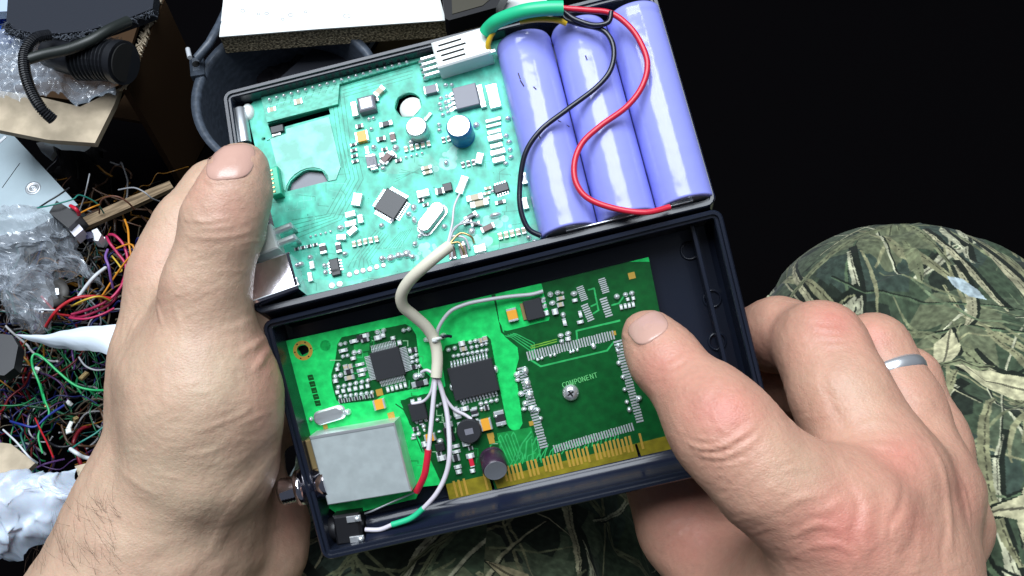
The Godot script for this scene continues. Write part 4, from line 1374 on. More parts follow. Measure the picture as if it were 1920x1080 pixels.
func person() -> void:
	skin_material()
	var who := thing("person", "person in reed camouflage trousers holding the opened case in both hands", "person")
	# ---- hand that holds the case from the side
	var L := Flesh.new()
	L.join = [0.0, 0.012, 0.007, 0.010, 0.010, 0.010]
	# palm, thenar, wrist, forearm
	px_bone(L, [340, 720, 0.318, 122, 385, 760, 0.300, 130], 0, 0.006)
	px_bone(L, [385, 740, 0.299, 130, 376, 860, 0.304, 142], 0, 0.008)
	px_bone(L, [330, 740, 0.325, 118, 332, 870, 0.325, 116], 0, 0.006)
	px_bone(L, [356, 850, 0.318, 142, 318, 990, 0.318, 176], 0, 0.008)
	px_bone(L, [318, 990, 0.318, 176, 190, 1300, 0.318, 240], 0, 0.008)
	px_bone(L, [502, 968, 0.338, 70, 476, 1020, 0.336, 92], 0, 0.005)
	px_bone(L, [476, 1020, 0.336, 92, 350, 1250, 0.325, 150], 0, 0.008)
	px_bone(L, [345, 690, 0.345, 98, 420, 880, 0.345, 110], 0, 0.006)
	px_bone(L, [352, 590, 0.308, 62, 345, 690, 0.308, 100], 0, 0.010)
	# thumb
	px_bone(L, [392, 660, 0.298, 88, 388, 540, 0.294, 72], 1, 0.010)
	px_bone(L, [388, 540, 0.294, 72, 418, 420, 0.291, 69], 1, 0.008)
	px_bone(L, [418, 420, 0.291, 69, 443, 352, 0.291, 60], 1, 0.008)
	px_bone(L, [443, 352, 0.291, 60, 453, 315, 0.293, 48], 1, 0.006)
	# index finger behind the thumb, wrapping under the case
	px_bone(L, [306, 660, 0.322, 94, 330, 520, 0.326, 76], 2, 0.010)
	px_bone(L, [330, 520, 0.326, 76, 356, 432, 0.328, 62], 2, 0.010)
	px_bone(L, [356, 432, 0.328, 62, 404, 356, 0.336, 52], 2, 0.008)
	px_bone(L, [404, 356, 0.336, 52, 480, 330, 0.350, 48], 2, 0.006)
	px_bone(L, [480, 330, 0.350, 48, 560, 320, 0.352, 44], 2, 0.006)
	# the other fingers behind the case
	px_bone(L, [340, 660, 0.352, 70, 430, 520, 0.362, 62], 3, 0.008)
	px_bone(L, [430, 520, 0.362, 62, 600, 460, 0.360, 54], 3, 0.008)
	px_bone(L, [360, 740, 0.360, 70, 500, 640, 0.368, 60], 4, 0.008)
	px_bone(L, [500, 640, 0.368, 60, 660, 600, 0.362, 52], 4, 0.008)
	px_bone(L, [400, 830, 0.360, 66, 560, 760, 0.366, 55], 5, 0.008)
	px_bone(L, [560, 760, 0.366, 55, 700, 730, 0.358, 46], 5, 0.008)
	L.build(1.6 * MM)
	for c in [
		[[343, 410, 380, 414, 425, 408], 0.55, 0.8], [[337, 437, 385, 446, 445, 441, 480, 430], 0.5, 0.8], [[350, 424, 400, 428, 440, 424], 0.3, 0.7],
		[[384, 340, 405, 340, 440, 335, 480, 338], 0.5, 0.7], [[384, 340, 388, 318, 396, 300], 0.35, 0.6],
		[[445, 670, 465, 655, 489, 640, 512, 622], 0.7, 1.1], [[476, 694, 492, 676, 512, 650], 0.9, 1.3], [[410, 622, 450, 610, 480, 596], 0.35, 1.0],
		[[236, 640, 262, 590, 297, 560], 0.6, 1.1], [[292, 572, 298, 590, 304, 612], 0.6, 0.9], [[322, 570, 335, 600, 338, 625], 0.4, 0.9], [[255, 612, 275, 600, 290, 584], 0.3, 0.9],
		[[362, 813, 410, 795, 450, 778, 478, 760], 0.4, 0.9], [[290, 800, 320, 785, 350, 778], 0.22, 0.8], [[335, 855, 380, 852, 430, 835], 0.3, 0.9], [[440, 800, 480, 782, 515, 770], 0.3, 0.9],
		[[528, 838, 500, 880, 470, 920, 440, 960, 412, 1010, 392, 1065], 0.7, 3.0], [[425, 945, 460, 930, 500, 905], 0.5, 1.4], [[210, 870, 250, 905, 300, 935], 0.25, 1.0],
		[[365, 480, 370, 530, 352, 570], 0.25, 1.0], [[300, 500, 312, 470, 320, 440], 0.35, 0.9], [[235, 580, 228, 620, 232, 660], 0.2, 1.0], [[300, 690, 305, 730, 300, 770], 0.25, 1.4], [[480, 990, 520, 985, 560, 960], 0.4, 1.0]]:
		L.add_crease(traced(L, c[0]), c[1] * 0.42 * MM, c[2] * MM)
	for i in 46:
		var sx := rnd(230, 500)
		var sy := rnd(440, 900)
		var tilt := rnd(-0.5, 0.2)
		var len := rnd(16, 44)
		L.add_crease(traced(L, [sx - len, sy - tilt * len, sx, sy + rnd(-4, 4), sx + len, sy + tilt * len]), rnd(0.05, 0.12) * MM, rnd(0.6, 0.8) * MM)
	var hl := finish_hand(L, "hand", who, [[452, 290, 9, 0.35], [425, 400, 8, 0.45], [500, 660, 9, 0.6], [515, 760, 12, 0.5], [300, 560, 8, 0.3], [370, 345, 8, 0.4], [550, 960, 16, 0.55], [270, 480, 9, 0.3], [430, 700, 9, -0.3], [330, 900, 20, -0.25]], 1.07, 31)
	nail(L, hl, Vector2(433, 304), Vector2(45, -4), Vector2(6, -33))
	# fine dark hair on the forearm
	var st := tool()
	for i in 150:
		var hx := rnd(20, 230)
		var hy := rnd(940, 1078)
		var root := L.trace(cam_pos, ray(hx, hy).normalized())
		if root == Vector3.INF: continue
		var n := L.normal_at(root)
		var go := (cam_basis * Vector3(rnd(-0.7, 0.1), rnd(0.1, 0.9), 0)).normalized()
		go = (go - n * go.dot(n)).normalized()
		var len := rnd(4, 8) * MM
		tube_into(st, PackedVector3Array([root, root + go * len * 0.5 + n * len * 0.22, root + go * len + n * len * 0.25]), 0.04 * MM, 3, 0.3)
	part("arm_hair", done(st), mat(0.05, 0.03, 0.02, 0.5), who).set_meta("kind", "stuff")
	# ---- pointing hand
	var R := Flesh.new()
	R.join = [0.0, 0.016, 0.013, 0.011, 0.011, 0.014]
	px_bone(R, [1585, 975, 0.257, 110, 1615, 1120, 0.262, 140], 0, 0.008)
	px_bone(R, [1660, 905, 0.270, 106, 1650, 1120, 0.268, 150], 0, 0.012)
	px_bone(R, [1728, 930, 0.284, 92, 1680, 1140, 0.276, 128], 0, 0.012)
	px_bone(R, [1762, 990, 0.296, 74, 1690, 1160, 0.288, 118], 0, 0.012)
	px_bone(R, [1620, 1120, 0.268, 175, 1660, 1330, 0.272, 190], 0, 0.016)
	px_bone(R, [1480, 1130, 0.285, 100, 1600, 1250, 0.275, 150], 0, 0.02)
	# index finger
	px_bone(R, [1216, 629, 0.276, 50, 1244, 671, 0.270, 61], 1, 0.006)
	px_bone(R, [1244, 671, 0.270, 61, 1333, 774, 0.258, 82], 1, 0.006)
	px_bone(R, [1333, 774, 0.258, 82, 1364, 812, 0.254, 88], 1, 0.006)
	px_bone(R, [1364, 812, 0.254, 86, 1440, 898, 0.252, 88], 1, 0.008)
	px_bone(R, [1440, 898, 0.252, 88, 1565, 985, 0.254, 104], 1, 0.010)
	# middle finger, bent over the side wall
	px_bone(R, [1645, 885, 0.270, 96, 1580, 745, 0.280, 78], 2, 0.012)
	px_bone(R, [1580, 745, 0.280, 78, 1540, 648, 0.290, 73], 2, 0.012)
	px_bone(R, [1540, 648, 0.290, 74, 1462, 628, 0.316, 62], 2, 0.008)
	px_bone(R, [1462, 628, 0.316, 62, 1340, 640, 0.352, 50], 2, 0.008)
	# ring finger
	px_bone(R, [1740, 920, 0.284, 88, 1690, 760, 0.294, 64], 3, 0.012)
	px_bone(R, [1690, 760, 0.294, 64, 1640, 655, 0.302, 58], 3, 0.01)
	px_bone(R, [1640, 655, 0.302, 58, 1540, 720, 0.326, 54], 3, 0.008)
	px_bone(R, [1540, 720, 0.326, 54, 1400, 740, 0.345, 46], 3, 0.008)
	# little finger
	px_bone(R, [1782, 980, 0.298, 66, 1748, 830, 0.304, 54], 4, 0.012)
	px_bone(R, [1752, 830, 0.304, 56, 1706, 710, 0.312, 48], 4, 0.01)
	px_bone(R, [1706, 710, 0.312, 48, 1600, 770, 0.336, 44], 4, 0.008)
	px_bone(R, [1600, 770, 0.336, 44, 1490, 800, 0.348, 40], 4, 0.008)
	# thumb under the case
	px_bone(R, [1470, 1180, 0.290, 104, 1370, 1080, 0.312, 84], 5, 0.012)
	px_bone(R, [1370, 1080, 0.312, 84, 1290, 990, 0.328, 84], 5, 0.012)
	px_bone(R, [1290, 990, 0.328, 82, 1220, 880, 0.340, 60], 5, 0.01)
	R.build(1.5 * MM)
	for c in [
		[[1288, 833, 1320, 842, 1360, 834, 1395, 812, 1422, 790], 0.75, 0.8], [[1302, 850, 1345, 858, 1390, 842, 1425, 815], 0.55, 0.8], [[1300, 820, 1340, 826, 1385, 808], 0.3, 0.7], [[1330, 872, 1370, 872, 1400, 860], 0.3, 0.7],
		[[1232, 690, 1262, 682, 1300, 655], 0.3, 0.8], [[1225, 712, 1262, 700, 1305, 672], 0.25, 0.8],
		[[1172, 628, 1198, 643, 1225, 634, 1252, 606], 0.4, 0.7], [[1163, 615, 1168, 628, 1180, 638], 0.3, 0.6],
		[[1480, 1010, 1530, 985, 1575, 992], 0.4, 1.0], [[1500, 1030, 1560, 1020, 1600, 1035], 0.35, 1.0], [[1460, 960, 1500, 935, 1540, 930], 0.3, 1.0], [[1520, 965, 1560, 950, 1590, 930], 0.3, 1.0],
		[[1520, 612, 1560, 618, 1600, 610], 0.35, 0.8], [[1525, 626, 1565, 632, 1602, 624], 0.35, 0.8], [[1530, 645, 1570, 646, 1610, 640], 0.25, 0.8], [[1470, 700, 1476, 760, 1500, 815], 0.4, 1.0],
		[[1650, 868, 1690, 862, 1720, 880], 0.4, 1.0], [[1640, 890, 1690, 890, 1725, 905], 0.35, 1.0], [[1600, 800, 1650, 790, 1690, 800], 0.25, 1.0], [[1620, 830, 1660, 836, 1700, 830], 0.3, 1.0],
		[[1745, 830, 1768, 880, 1780, 960, 1785, 1040], 0.6, 1.6], [[1790, 880, 1812, 930, 1822, 1000], 0.3, 1.0], [[1700, 760, 1735, 752, 1756, 770], 0.25, 0.8],
		[[1240, 1035, 1258, 1010, 1290, 985], 0.45, 0.9], [[1225, 1010, 1250, 985, 1275, 970], 0.3, 0.8]]:
		R.add_crease(traced(R, c[0]), c[1] * 0.66 * MM, c[2] * MM)
	for c in [[[1655, 905, 1650, 980, 1640, 1070], -0.5, 2.6], [[1735, 935, 1712, 1010, 1690, 1075], -0.45, 2.4], [[1590, 905, 1612, 950, 1600, 1010, 1625, 1060], -0.5, 1.3], [[1695, 905, 1690, 950, 1668, 990, 1672, 1050], -0.45, 1.2], [[1785, 960, 1770, 1020, 1768, 1070], -0.4, 1.4], [[1540, 700, 1560, 760, 1600, 830], -0.3, 1.6]]:
		R.add_crease(traced(R, c[0]), c[1] * MM, c[2] * MM)
	for i in 60:
		var sx := rnd(1340, 1810)
		var sy := rnd(840, 1075) if i % 3 else rnd(640, 900)
		var tilt := rnd(-0.9, 0.0)
		var len := rnd(12, 36)
		R.add_crease(traced(R, [sx - len, sy - tilt * len, sx, sy + rnd(-4, 4), sx + len, sy + tilt * len]), rnd(0.05, 0.12) * MM, rnd(0.55, 0.75) * MM)
	var hr := finish_hand(R, "hand", who, [[1240, 690, 9, 0.6], [1365, 770, 8, 0.85], [1560, 600, 8, 0.8], [1640, 630, 5, 0.6], [1680, 850, 9, 0.7], [1560, 985, 10, 0.8], [1470, 850, 9, -0.2], [1430, 650, 9, 0.3], [1300, 1000, 14, 0.6], [1800, 930, 8, 0.5], [1620, 1040, 14, 0.35], [1720, 980, 8, 0.4], [1520, 900, 8, -0.4], [1300, 760, 7, 0.3], [1640, 800, 7, -0.3], [1600, 720, 8, -0.3]], 0.885, 51)
	nail(R, hr, Vector2(1215, 614), Vector2(31, -20), Vector2(-15, -19))
	# ring
	var c := at(1690, 760, 0.294).lerp(at(1640, 655, 0.302), 0.50)
	var ax := (at(1640, 655, 0.302) - at(1690, 760, 0.294)).normalized()
	var rad := 60.5 / FPX * 0.299 + 0.0004
	var prof := [Vector2(rad, -2.3 * MM), Vector2(rad + 0.9 * MM, -2.2 * MM), Vector2(rad + 1.5 * MM, -1.2 * MM), Vector2(rad + 1.7 * MM, 0), Vector2(rad + 1.5 * MM, 1.2 * MM), Vector2(rad + 0.9 * MM, 2.2 * MM), Vector2(rad, 2.3 * MM), Vector2(rad, -2.3 * MM)]
	st = tool()
	var rings := []
	for p in prof: rings.append(circle(p.x, p.y, 48))
	loft(st, rings, false, false)
	var side := ax.cross(Vector3(0, 0, 1)).normalized()
	var wr := part("wedding_ring", done(st), M.silver, self, Transform3D(Basis(side, ax, side.cross(ax)), c))
	tag(wr, "plain polished silver ring worn on the curled ring finger", "ring")
	trousers(who)

# ---------------------------------------------------------------- printed camouflage trousers
func camo() -> StandardMaterial3D:
	var size := 1900
	var cv := Canvas.new(size, size, Rect2(0, 0, 1, 1), lin(0.042, 0.062, 0.036))
	var n := FastNoiseLite.new()
	n.seed = 61
	n.frequency = 0.006
	n.fractal_octaves = 3
	var tones := [lin(0.016, 0.024, 0.016), lin(0.07, 0.092, 0.055), lin(0.036, 0.056, 0.042), lin(0.105, 0.12, 0.07)]
	for i in 900:
		var p := Vector2(rnd(0, 1), rnd(0, 1))
		var k := int(clampf((n.get_noise_2d(p.x * size, p.y * size) + 0.6) * 3.4, 0, 3.9))
		var o := PackedVector2Array()
		var r := rnd(0.008, 0.03)
		var ph := rnd(0, TAU)
		for a in 12: o.append(p + Vector2.from_angle(TAU * a / 12.0) * r * (1.0 + 0.35 * sin(a * 1.7 + ph)))
		cv.poly(o, tones[k])
	# dry reeds, grass blades and leaves
	var straw := [lin(0.42, 0.40, 0.25), lin(0.27, 0.27, 0.15), lin(0.50, 0.50, 0.34), lin(0.20, 0.22, 0.12)]
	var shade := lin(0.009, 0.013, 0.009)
	for i in 1500:
		var p := Vector2(rnd(-0.05, 1.05), rnd(-0.05, 1.05))
		var dir := rnd(0, TAU) if i % 3 == 0 else -PI / 2 + rnd(-0.9, 0.9)
		var bend := rnd(-1.3, 1.3)
		var len := rnd(0.03, 0.2)
		var wide := rnd(0.0012, 0.003) if i % 5 < 3 else rnd(0.004, 0.0085)
		var pts := PackedVector2Array([p])
		var steps := 22
		for s in steps:
			p += Vector2.from_angle(dir + bend * s / steps + rnd(-0.12, 0.12)) * len / steps
			pts.append(p)
		if i % 2 == 0:
			var sh := PackedVector2Array()
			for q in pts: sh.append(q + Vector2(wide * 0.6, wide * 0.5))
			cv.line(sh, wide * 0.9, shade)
		var col: Color = straw[i % 4]
		if i % 5 == 0: col = [lin(0.10, 0.15, 0.08), lin(0.14, 0.18, 0.10)][i % 2]
		for s in pts.size() - 1:
			var tap := sin(PI * clampf((s + 1.0) / (steps + 1.0), 0.03, 0.97))
			var c2 := col.darkened(rnd(0.0, 0.22))
			cv.line(PackedVector2Array([pts[s], pts[s + 1]]), wide * (0.3 + 0.8 * tap), c2)
			if wide > 0.004:
				cv.line(PackedVector2Array([pts[s] + Vector2(wide * 0.12, 0), pts[s + 1] + Vector2(wide * 0.12, 0)]), wide * 0.12, col.darkened(0.55))
	for i in 90:
		var p := Vector2(rnd(0, 1), rnd(0, 1))
		var d := Vector2.from_angle(rnd(0, TAU)) * rnd(0.014, 0.04)
		var sd := Vector2(-d.y, d.x) * rnd(0.18, 0.34)
		var lc: Color = [straw[0], straw[3], lin(0.13, 0.17, 0.09), lin(0.3, 0.26, 0.15)][i % 4]
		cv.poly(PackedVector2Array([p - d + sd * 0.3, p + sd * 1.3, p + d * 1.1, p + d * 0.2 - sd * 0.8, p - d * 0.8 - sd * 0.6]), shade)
		cv.poly(PackedVector2Array([p - d, p - d * 0.3 + sd, p + d * 0.4 + sd * 0.8, p + d, p + d * 0.3 - sd * 0.9, p - d * 0.4 - sd]), lc)
		cv.line(PackedVector2Array([p - d, p + d * 0.9]), 0.0013, lc.darkened(0.5))
	for i in 26:
		var p := Vector2(rnd(0, 1), rnd(0, 1))
		var d := Vector2.from_angle(rnd(0, TAU)) * rnd(0.012, 0.022)
		var s := Vector2(-d.y, d.x) * 0.42
		cv.poly(PackedVector2Array([p - d, p - d * 0.3 + s, p + d * 0.5 + s * 0.8, p + d, p + d * 0.4 - s, p - d * 0.4 - s * 0.8]), lin(0.33, 0.4, 0.42))
	cv.grain(0.35, 0.08, 71)
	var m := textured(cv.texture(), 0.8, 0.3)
	m.rim_enabled = true
	m.rim = 0.15
	return m

func trousers(who: Node3D) -> void:
	var m := camo()
	var legs := [[[2000, 1500, 0.33, 0.088], [1880, 1150, 0.38, 0.088], [1785, 900, 0.435, 0.085], [1720, 760, 0.475, 0.082], [1680, 690, 0.53, 0.077], [1650, 650, 0.62, 0.066], [1600, 640, 0.72, 0.06]],
		[[830, 1500, 0.36, 0.088], [855, 1220, 0.41, 0.088], [875, 1010, 0.45, 0.084], [880, 850, 0.49, 0.079], [882, 760, 0.55, 0.073], [885, 720, 0.63, 0.066], [890, 700, 0.72, 0.06]]]
	var wr := FastNoiseLite.new()
	wr.seed = 81
	wr.frequency = 0.022
	wr.fractal_octaves = 3
	for k in 2:
		var ctl := PackedVector3Array()
		var rad := PackedVector3Array()
		for q in legs[k]:
			ctl.append(at(q[0], q[1], q[2]))
			rad.append(Vector3(q[3], 0, 0))
		var path := smooth_path(ctl, 16)
		var rs := smooth_path(rad, 16)
		var n := path.size()
		var sides := 72
		var arr := []
		arr.resize(Mesh.ARRAY_MAX)
		var vs := PackedVector3Array()
		var uv := PackedVector2Array()
		var ids := PackedInt32Array()
		var up := Vector3(0.1, 0.95, 0.2)
		var run := 0.0
		for i in n:
			if i > 0: run += path[i].distance_to(path[i - 1])
			var t := (path[mini(i + 1, n - 1)] - path[maxi(i - 1, 0)]).normalized()
			up = (up - t * up.dot(t)).normalized()
			var side := t.cross(up)
			for s in sides + 1:
				var a := TAU * s / sides
				var d := up * cos(a) + side * sin(a)
				var p := path[i] + d * rs[i].x
				var fold := wr.get_noise_3d(p.x * 1000.0, p.y * 1000.0, p.z * 1000.0 * 0.6)
				p += d * (fold * 0.008 - absf(fold) * 0.008)
				vs.append(p)
				uv.append(Vector2(float(s) / sides * 0.85 + k * 0.43, run * 1.65 + k * 0.2))
		for i in n - 1:
			for s in sides:
				var q := i * (sides + 1) + s
				ids.append_array([q, q + sides + 1, q + 1, q + 1, q + sides + 1, q + sides + 2])
		arr[Mesh.ARRAY_VERTEX] = vs
		arr[Mesh.ARRAY_TEX_UV] = uv
		arr[Mesh.ARRAY_INDEX] = ids
		var am := ArrayMesh.new()
		am.add_surface_from_arrays(Mesh.PRIMITIVE_TRIANGLES, arr)
		var st := SurfaceTool.new()
		st.create_from(am, 0)
		st.generate_normals()
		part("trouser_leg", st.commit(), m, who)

# ---------------------------------------------------------------- odds and ends round about
func slab_xy(flat: Array, h: float) -> PackedVector2Array:
	var o := PackedVector2Array()
	for i in range(0, flat.size(), 2):
		var p := on_ground(flat[i], flat[i + 1], h)
		o.append(Vector2(p.x, p.z))
	return o

func slab(flat: Array, h: float, thick: float) -> ArrayMesh:
	var o := slab_xy(flat, h)
	var r := Rect2(o[0], Vector2.ZERO)
	for p in o: r = r.expand(p)
	return plate(o, [], h - thick, h, r)

# crumpled sheet over four corners (x, y, height each), seen as facets
func crumple(q: Array, nu: int, nv: int, amp: float, freq: float, seed_: int, smooth := false, ridged := true) -> ArrayMesh:
	var c := []
	for i in range(0, 12, 3): c.append(on_ground(q[i], q[i + 1], q[i + 2]))
	var n := FastNoiseLite.new()
	n.seed = seed_
	n.frequency = freq
	n.fractal_octaves = 3
	if ridged:
		n.noise_type = FastNoiseLite.TYPE_CELLULAR
		n.cellular_return_type = FastNoiseLite.RETURN_DISTANCE
		n.fractal_octaves = 2
	var w := FastNoiseLite.new()
	w.seed = seed_ + 5
	w.frequency = 0.03
	var rows := []
	for i in nv + 1:
		var row := PackedVector3Array()
		for j in nu + 1:
			var u := float(j) / nu
			var v := float(i) / nv
			var p: Vector3 = c[0].lerp(c[1], u).lerp(c[3].lerp(c[2], u), v)
			var e := minf(minf(u, 1 - u), minf(v, 1 - v))
			p += Vector3(w.get_noise_2d(p.x * 1000, p.z * 1000), 0, w.get_noise_2d(p.z * 1000, p.x * 1000 + 90)) * minf(0.012, amp * 1.1)
			p.y += n.get_noise_2d(p.x * 1000, p.z * 1000) * amp - amp * 0.8 * exp(-e * 12.0) + sin(PI * u) * sin(PI * v) * amp * 0.8
			row.append(p)
		rows.append(row)
	var st := tool()
	loft(st, rows, false, false, Transform3D(), smooth, false)
	return done(st)

func bubble_sheet(q: Array, nu: int, nv: int, pitch: float, high: float) -> ArrayMesh:
	var c := []
	for i in range(0, 12, 3): c.append(on_ground(q[i], q[i + 1], q[i + 2]))
	var n := FastNoiseLite.new()
	n.seed = 91
	n.frequency = 0.03
	n.fractal_octaves = 3
	var rows := []
	for i in nv + 1:
		var row := PackedVector3Array()
		for j in nu + 1:
			var u := float(j) / nu
			var v := float(i) / nv
			var p: Vector3 = c[0].lerp(c[1], u).lerp(c[3].lerp(c[2], u), v)
			var wob := n.get_noise_2d(p.x * 1000, p.z * 1000)
			p.x += wob * 0.006
			p.z += n.get_noise_2d(p.z * 1000, p.x * 1000 + 40) * 0.008
			var g := Vector2(p.x, p.z) / pitch
			var r := floorf(g.y)
			var cell := Vector2(floorf(g.x + (0.5 if int(r) % 2 else 0.0)) + 0.5 - (0.5 if int(r) % 2 else 0.0), r + 0.5)
			var d := g.distance_to(cell) / 0.46
			var size := 0.45 + 0.55 * absf(sin(cell.x * 12.9 + cell.y * 78.2))
			var b := sqrt(maxf(0.0, 1.0 - d * d)) * size
			p.y += wob * 0.010 + b * high
			row.append(p)
		rows.append(row)
	var st := tool()
	loft(st, rows, false, false, Transform3D(), true, false)
	return done(st)

func clear_plastic(r: float, g: float, b: float, alpha: float, rough: float) -> StandardMaterial3D:
	var m := mat(r, g, b, rough, 0.0, 0.8)
	m.transparency = BaseMaterial3D.TRANSPARENCY_ALPHA
	m.albedo_color.a = alpha
	return m

func strip(flat: Array, per := 8) -> PackedVector3Array:
	var p := PackedVector3Array()
	for i in range(0, flat.size(), 3): p.append(on_ground(flat[i], flat[i + 1], flat[i + 2]))
	return smooth_path(p, per)

func clutter_left() -> void:
	var card := mat(0.45, 0.36, 0.25, 0.85, 0, 0.2)
	mottled(card, Color(0.47, 0.39, 0.285), 0.14, 101, 0.02, 12.0)
	M.card = card
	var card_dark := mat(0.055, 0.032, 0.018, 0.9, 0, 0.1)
	# open carton
	var box := thing("cardboard_box", "open cardboard carton with a torn flap, bubble wrap and black tubes inside", "box")
	part("front_flap", slab([-40, 165, 60, 178, 150, 200, 226, 164, 214, 196, 196, 232, 178, 268, 90, 262, -40, 236], 0.100, 0.004), card, box)
	var st := tool()
	var a := on_ground(294, -6, 0.118)
	var b := on_ground(226, 164, 0.104)
	var d := (b - a).normalized().cross(Vector3.UP) * -0.005
	loft(st, [PackedVector3Array([a, b, b + d, a + d]), PackedVector3Array([Vector3(a.x, 0.002, a.z), Vector3(b.x, 0.002, b.z), Vector3(b.x, 0.002, b.z) + d, Vector3(a.x, 0.002, a.z) + d])], true, true, Transform3D(), false)
	part("side_wall", done(st), card_dark, box)
	st = tool()
	for i in 62:
		var p := a.lerp(b, (i + 0.5) / 62.0) + d * 0.5
		block_into(st, 0.0007, 0.0018, 0.0066, 0.0001, Transform3D(Basis(Vector3.UP, rnd(-0.9, 0.9)), p))
	part("corrugated_edge", done(st), card, box).set_meta("kind", "stuff")
	part("corner_flap", slab([208, 218, 240, 166, 256, 178, 274, 226, 268, 228], 0.05, 0.003), card_dark, box)
	part("floor_panel", slab([-60, -20, 280, -20, 222, 160, 150, 190, -60, 160], 0.02, 0.003), card_dark, box)
	# bubble wrap
	var bw := clear_plastic(0.5, 0.57, 0.66, 0.36, 0.1)
	single("bubble_wrap", bubble_sheet([-60, 48, 0.112, 232, 70, 0.112, 214, 188, 0.110, -60, 176, 0.112], 230, 120, 0.0074, 0.0032), bw, "crinkled sheet of clear bubble wrap bulging out of the cardboard carton", "bubble wrap")
	single("bubble_wrap", bubble_sheet([-60, 60, 0.098, 225, 60, 0.098, 205, 170, 0.098, -60, 172, 0.098], 120, 60, 0.0072, 0.0018), bw, "lower layer of bubble wrap beneath the crinkled sheet in the carton", "bubble wrap")
	# felt mat
	var felt := mat(0.028, 0.031, 0.04, 0.85, 0, 0.2)
	bump(felt, noise_tex(0.08, 111), 0.2, 30.0)
	var mt := thing("felt_mat", "thick dark grey felt mat with a frayed edge lying over the carton", "mat")
	var outline := [16, -30, 12, 40, 24, 54, 62, 62, 110, 63, 160, 58, 205, 46, 250, 30, 286, 16, 292, -30]
	part("felt", slab(outline, 0.128, 0.009), felt, mt)
	st = tool()
	var rim := smooth_path(PackedVector3Array([Vector3(14, 42, 0), Vector3(26, 56, 0), Vector3(62, 63, 0), Vector3(110, 64, 0), Vector3(160, 59, 0), Vector3(205, 47, 0), Vector3(250, 31, 0), Vector3(286, 17, 0)]), 40)
	for p in rim:
		for k in 3:
			var q := on_ground(p.x + rnd(-3, 3), p.y + rnd(-1, 5), 0.128 - rnd(0.0, 0.008))
			tube_into(st, PackedVector3Array([q, q + Vector3(rnd(-1, 1), rnd(-1, 0.6), rnd(0, 1)) * 0.0022, q + Vector3(rnd(-1, 1), rnd(-1, 1), rnd(0, 1)) * 0.0034]), 0.00035, 4, 0.6)
	part("frayed_edge", done(st), mat(0.07, 0.08, 0.1, 0.9), mt).set_meta("kind", "stuff")
	# tubes
	var tube_m := mat(0.010, 0.011, 0.014, 0.35)
	var cd := thing("corrugated_conduit", "stubby black corrugated hose with a wide open mouth in the carton", "hose")
	part("ribs", ribbed(PackedVector3Array([on_ground(146, 112, 0.122), on_ground(190, 112, 0.124), on_ground(222, 116, 0.126)]), 0.0112, 0.0023, 0.0013, 22), tube_m, cd)
	part("cuff", tube(strip([92, 96, 0.118, 120, 106, 0.119, 150, 112, 0.121], 6), 0.0082, 16, 1.15), tube_m, cd)
	part("mouth", tube(strip([221, 116, 0.126, 233, 118, 0.127], 3), 0.0118, 22), tube_m, cd)
	part("opening", tube(strip([232, 117.8, 0.127, 234.2, 118.2, 0.1271], 2), 0.0102, 22), M.hole, cd)
	single("split_tube", ribbed(strip([92, 66, 0.134, 66, 72, 0.138, 48, 96, 0.138, 46, 130, 0.136, 58, 170, 0.132, 78, 204, 0.128, 99, 224, 0.122], 5), 0.0031, 0.0012, 0.0006, 10), tube_m, "thin black ribbed tube curling out of the carton over its flap", "tube")
	single("black_cable", tube(strip([50, 112, 0.136, 84, 102, 0.136, 130, 92, 0.137, 170, 76, 0.138, 205, 56, 0.136, 240, 40, 0.13]), 0.0030, 10), mat(0.016, 0.02, 0.018, 0.45), "smooth black cable lying across the corrugated hose in the carton", "cable")
	# blue corner
	var bl := thing("blue_case", "blue and white plastic corner beside the felt mat", "case")
	part("white_lid", slab([-40, -30, 36, -30, 30, 20, -40, 24], 0.12, 0.006), mat(0.4, 0.5, 0.65, 0.4), bl)
	part("blue_side", slab([-40, 34, 22, 30, 14, 56, -40, 64], 0.108, 0.02), mat(0.01, 0.08, 0.5, 0.35), bl)
	# metal drive
	var steel := mat(0.34, 0.42, 0.46, 0.45, 0.25)
	mottled(steel, Color(0.33, 0.41, 0.45), 0.06, 121, 0.01, 10.0)
	var dr := thing("metal_drive", "pale blue-grey metal drive housing with one round screw recess", "drive housing")
	part("housing", slab([-40, 240, 18, 246, 146, 384, 120, 396, 60, 430, -40, 450], 0.060, 0.026), steel, dr)
	var sp := on_ground(62, 353, 0.060)
	part("screw_recess", lathe([Vector2(4.4 * MM, 0), Vector2(4.3 * MM, 0.35 * MM), Vector2(3.2 * MM, 0.3 * MM), Vector2(3.0 * MM, 0.05 * MM), Vector2(1.9 * MM, 0.05 * MM), Vector2(1.7 * MM, 0.5 * MM), Vector2(0.7 * MM, 0.5 * MM), Vector2(0.6 * MM, 0.1 * MM)], 28), M.tin, dr, Transform3D(Basis(), sp))
	part("stamped_line", tube(PackedVector3Array([on_ground(37, 306, 0.0601), on_ground(4, 352, 0.0601)]), 0.0002, 5), M.chip, dr)
	part("stamped_slot", block(6 * MM, 0.3 * MM, 2 * MM, 0.1 * MM), M.tin, dr, Transform3D(Basis(Vector3.UP, 0.9), on_ground(4, 262, 0.060)))
	single("paper_scrap", crumple([78, 252, 0.078, 166, 262, 0.08, 150, 276, 0.076, 80, 266, 0.076], 10, 4, 0.003, 0.06, 5), mat(0.6, 0.62, 0.62, 0.7), "white paper scrap tucked beneath the carton flap", "paper")
	single("grey_bracket", slab([68, 268, 96, 262, 102, 284, 94, 296, 76, 282], 0.064, 0.004), mat(0.28, 0.29, 0.3, 0.5), "small grey plastic bracket below the carton flap", "bracket")
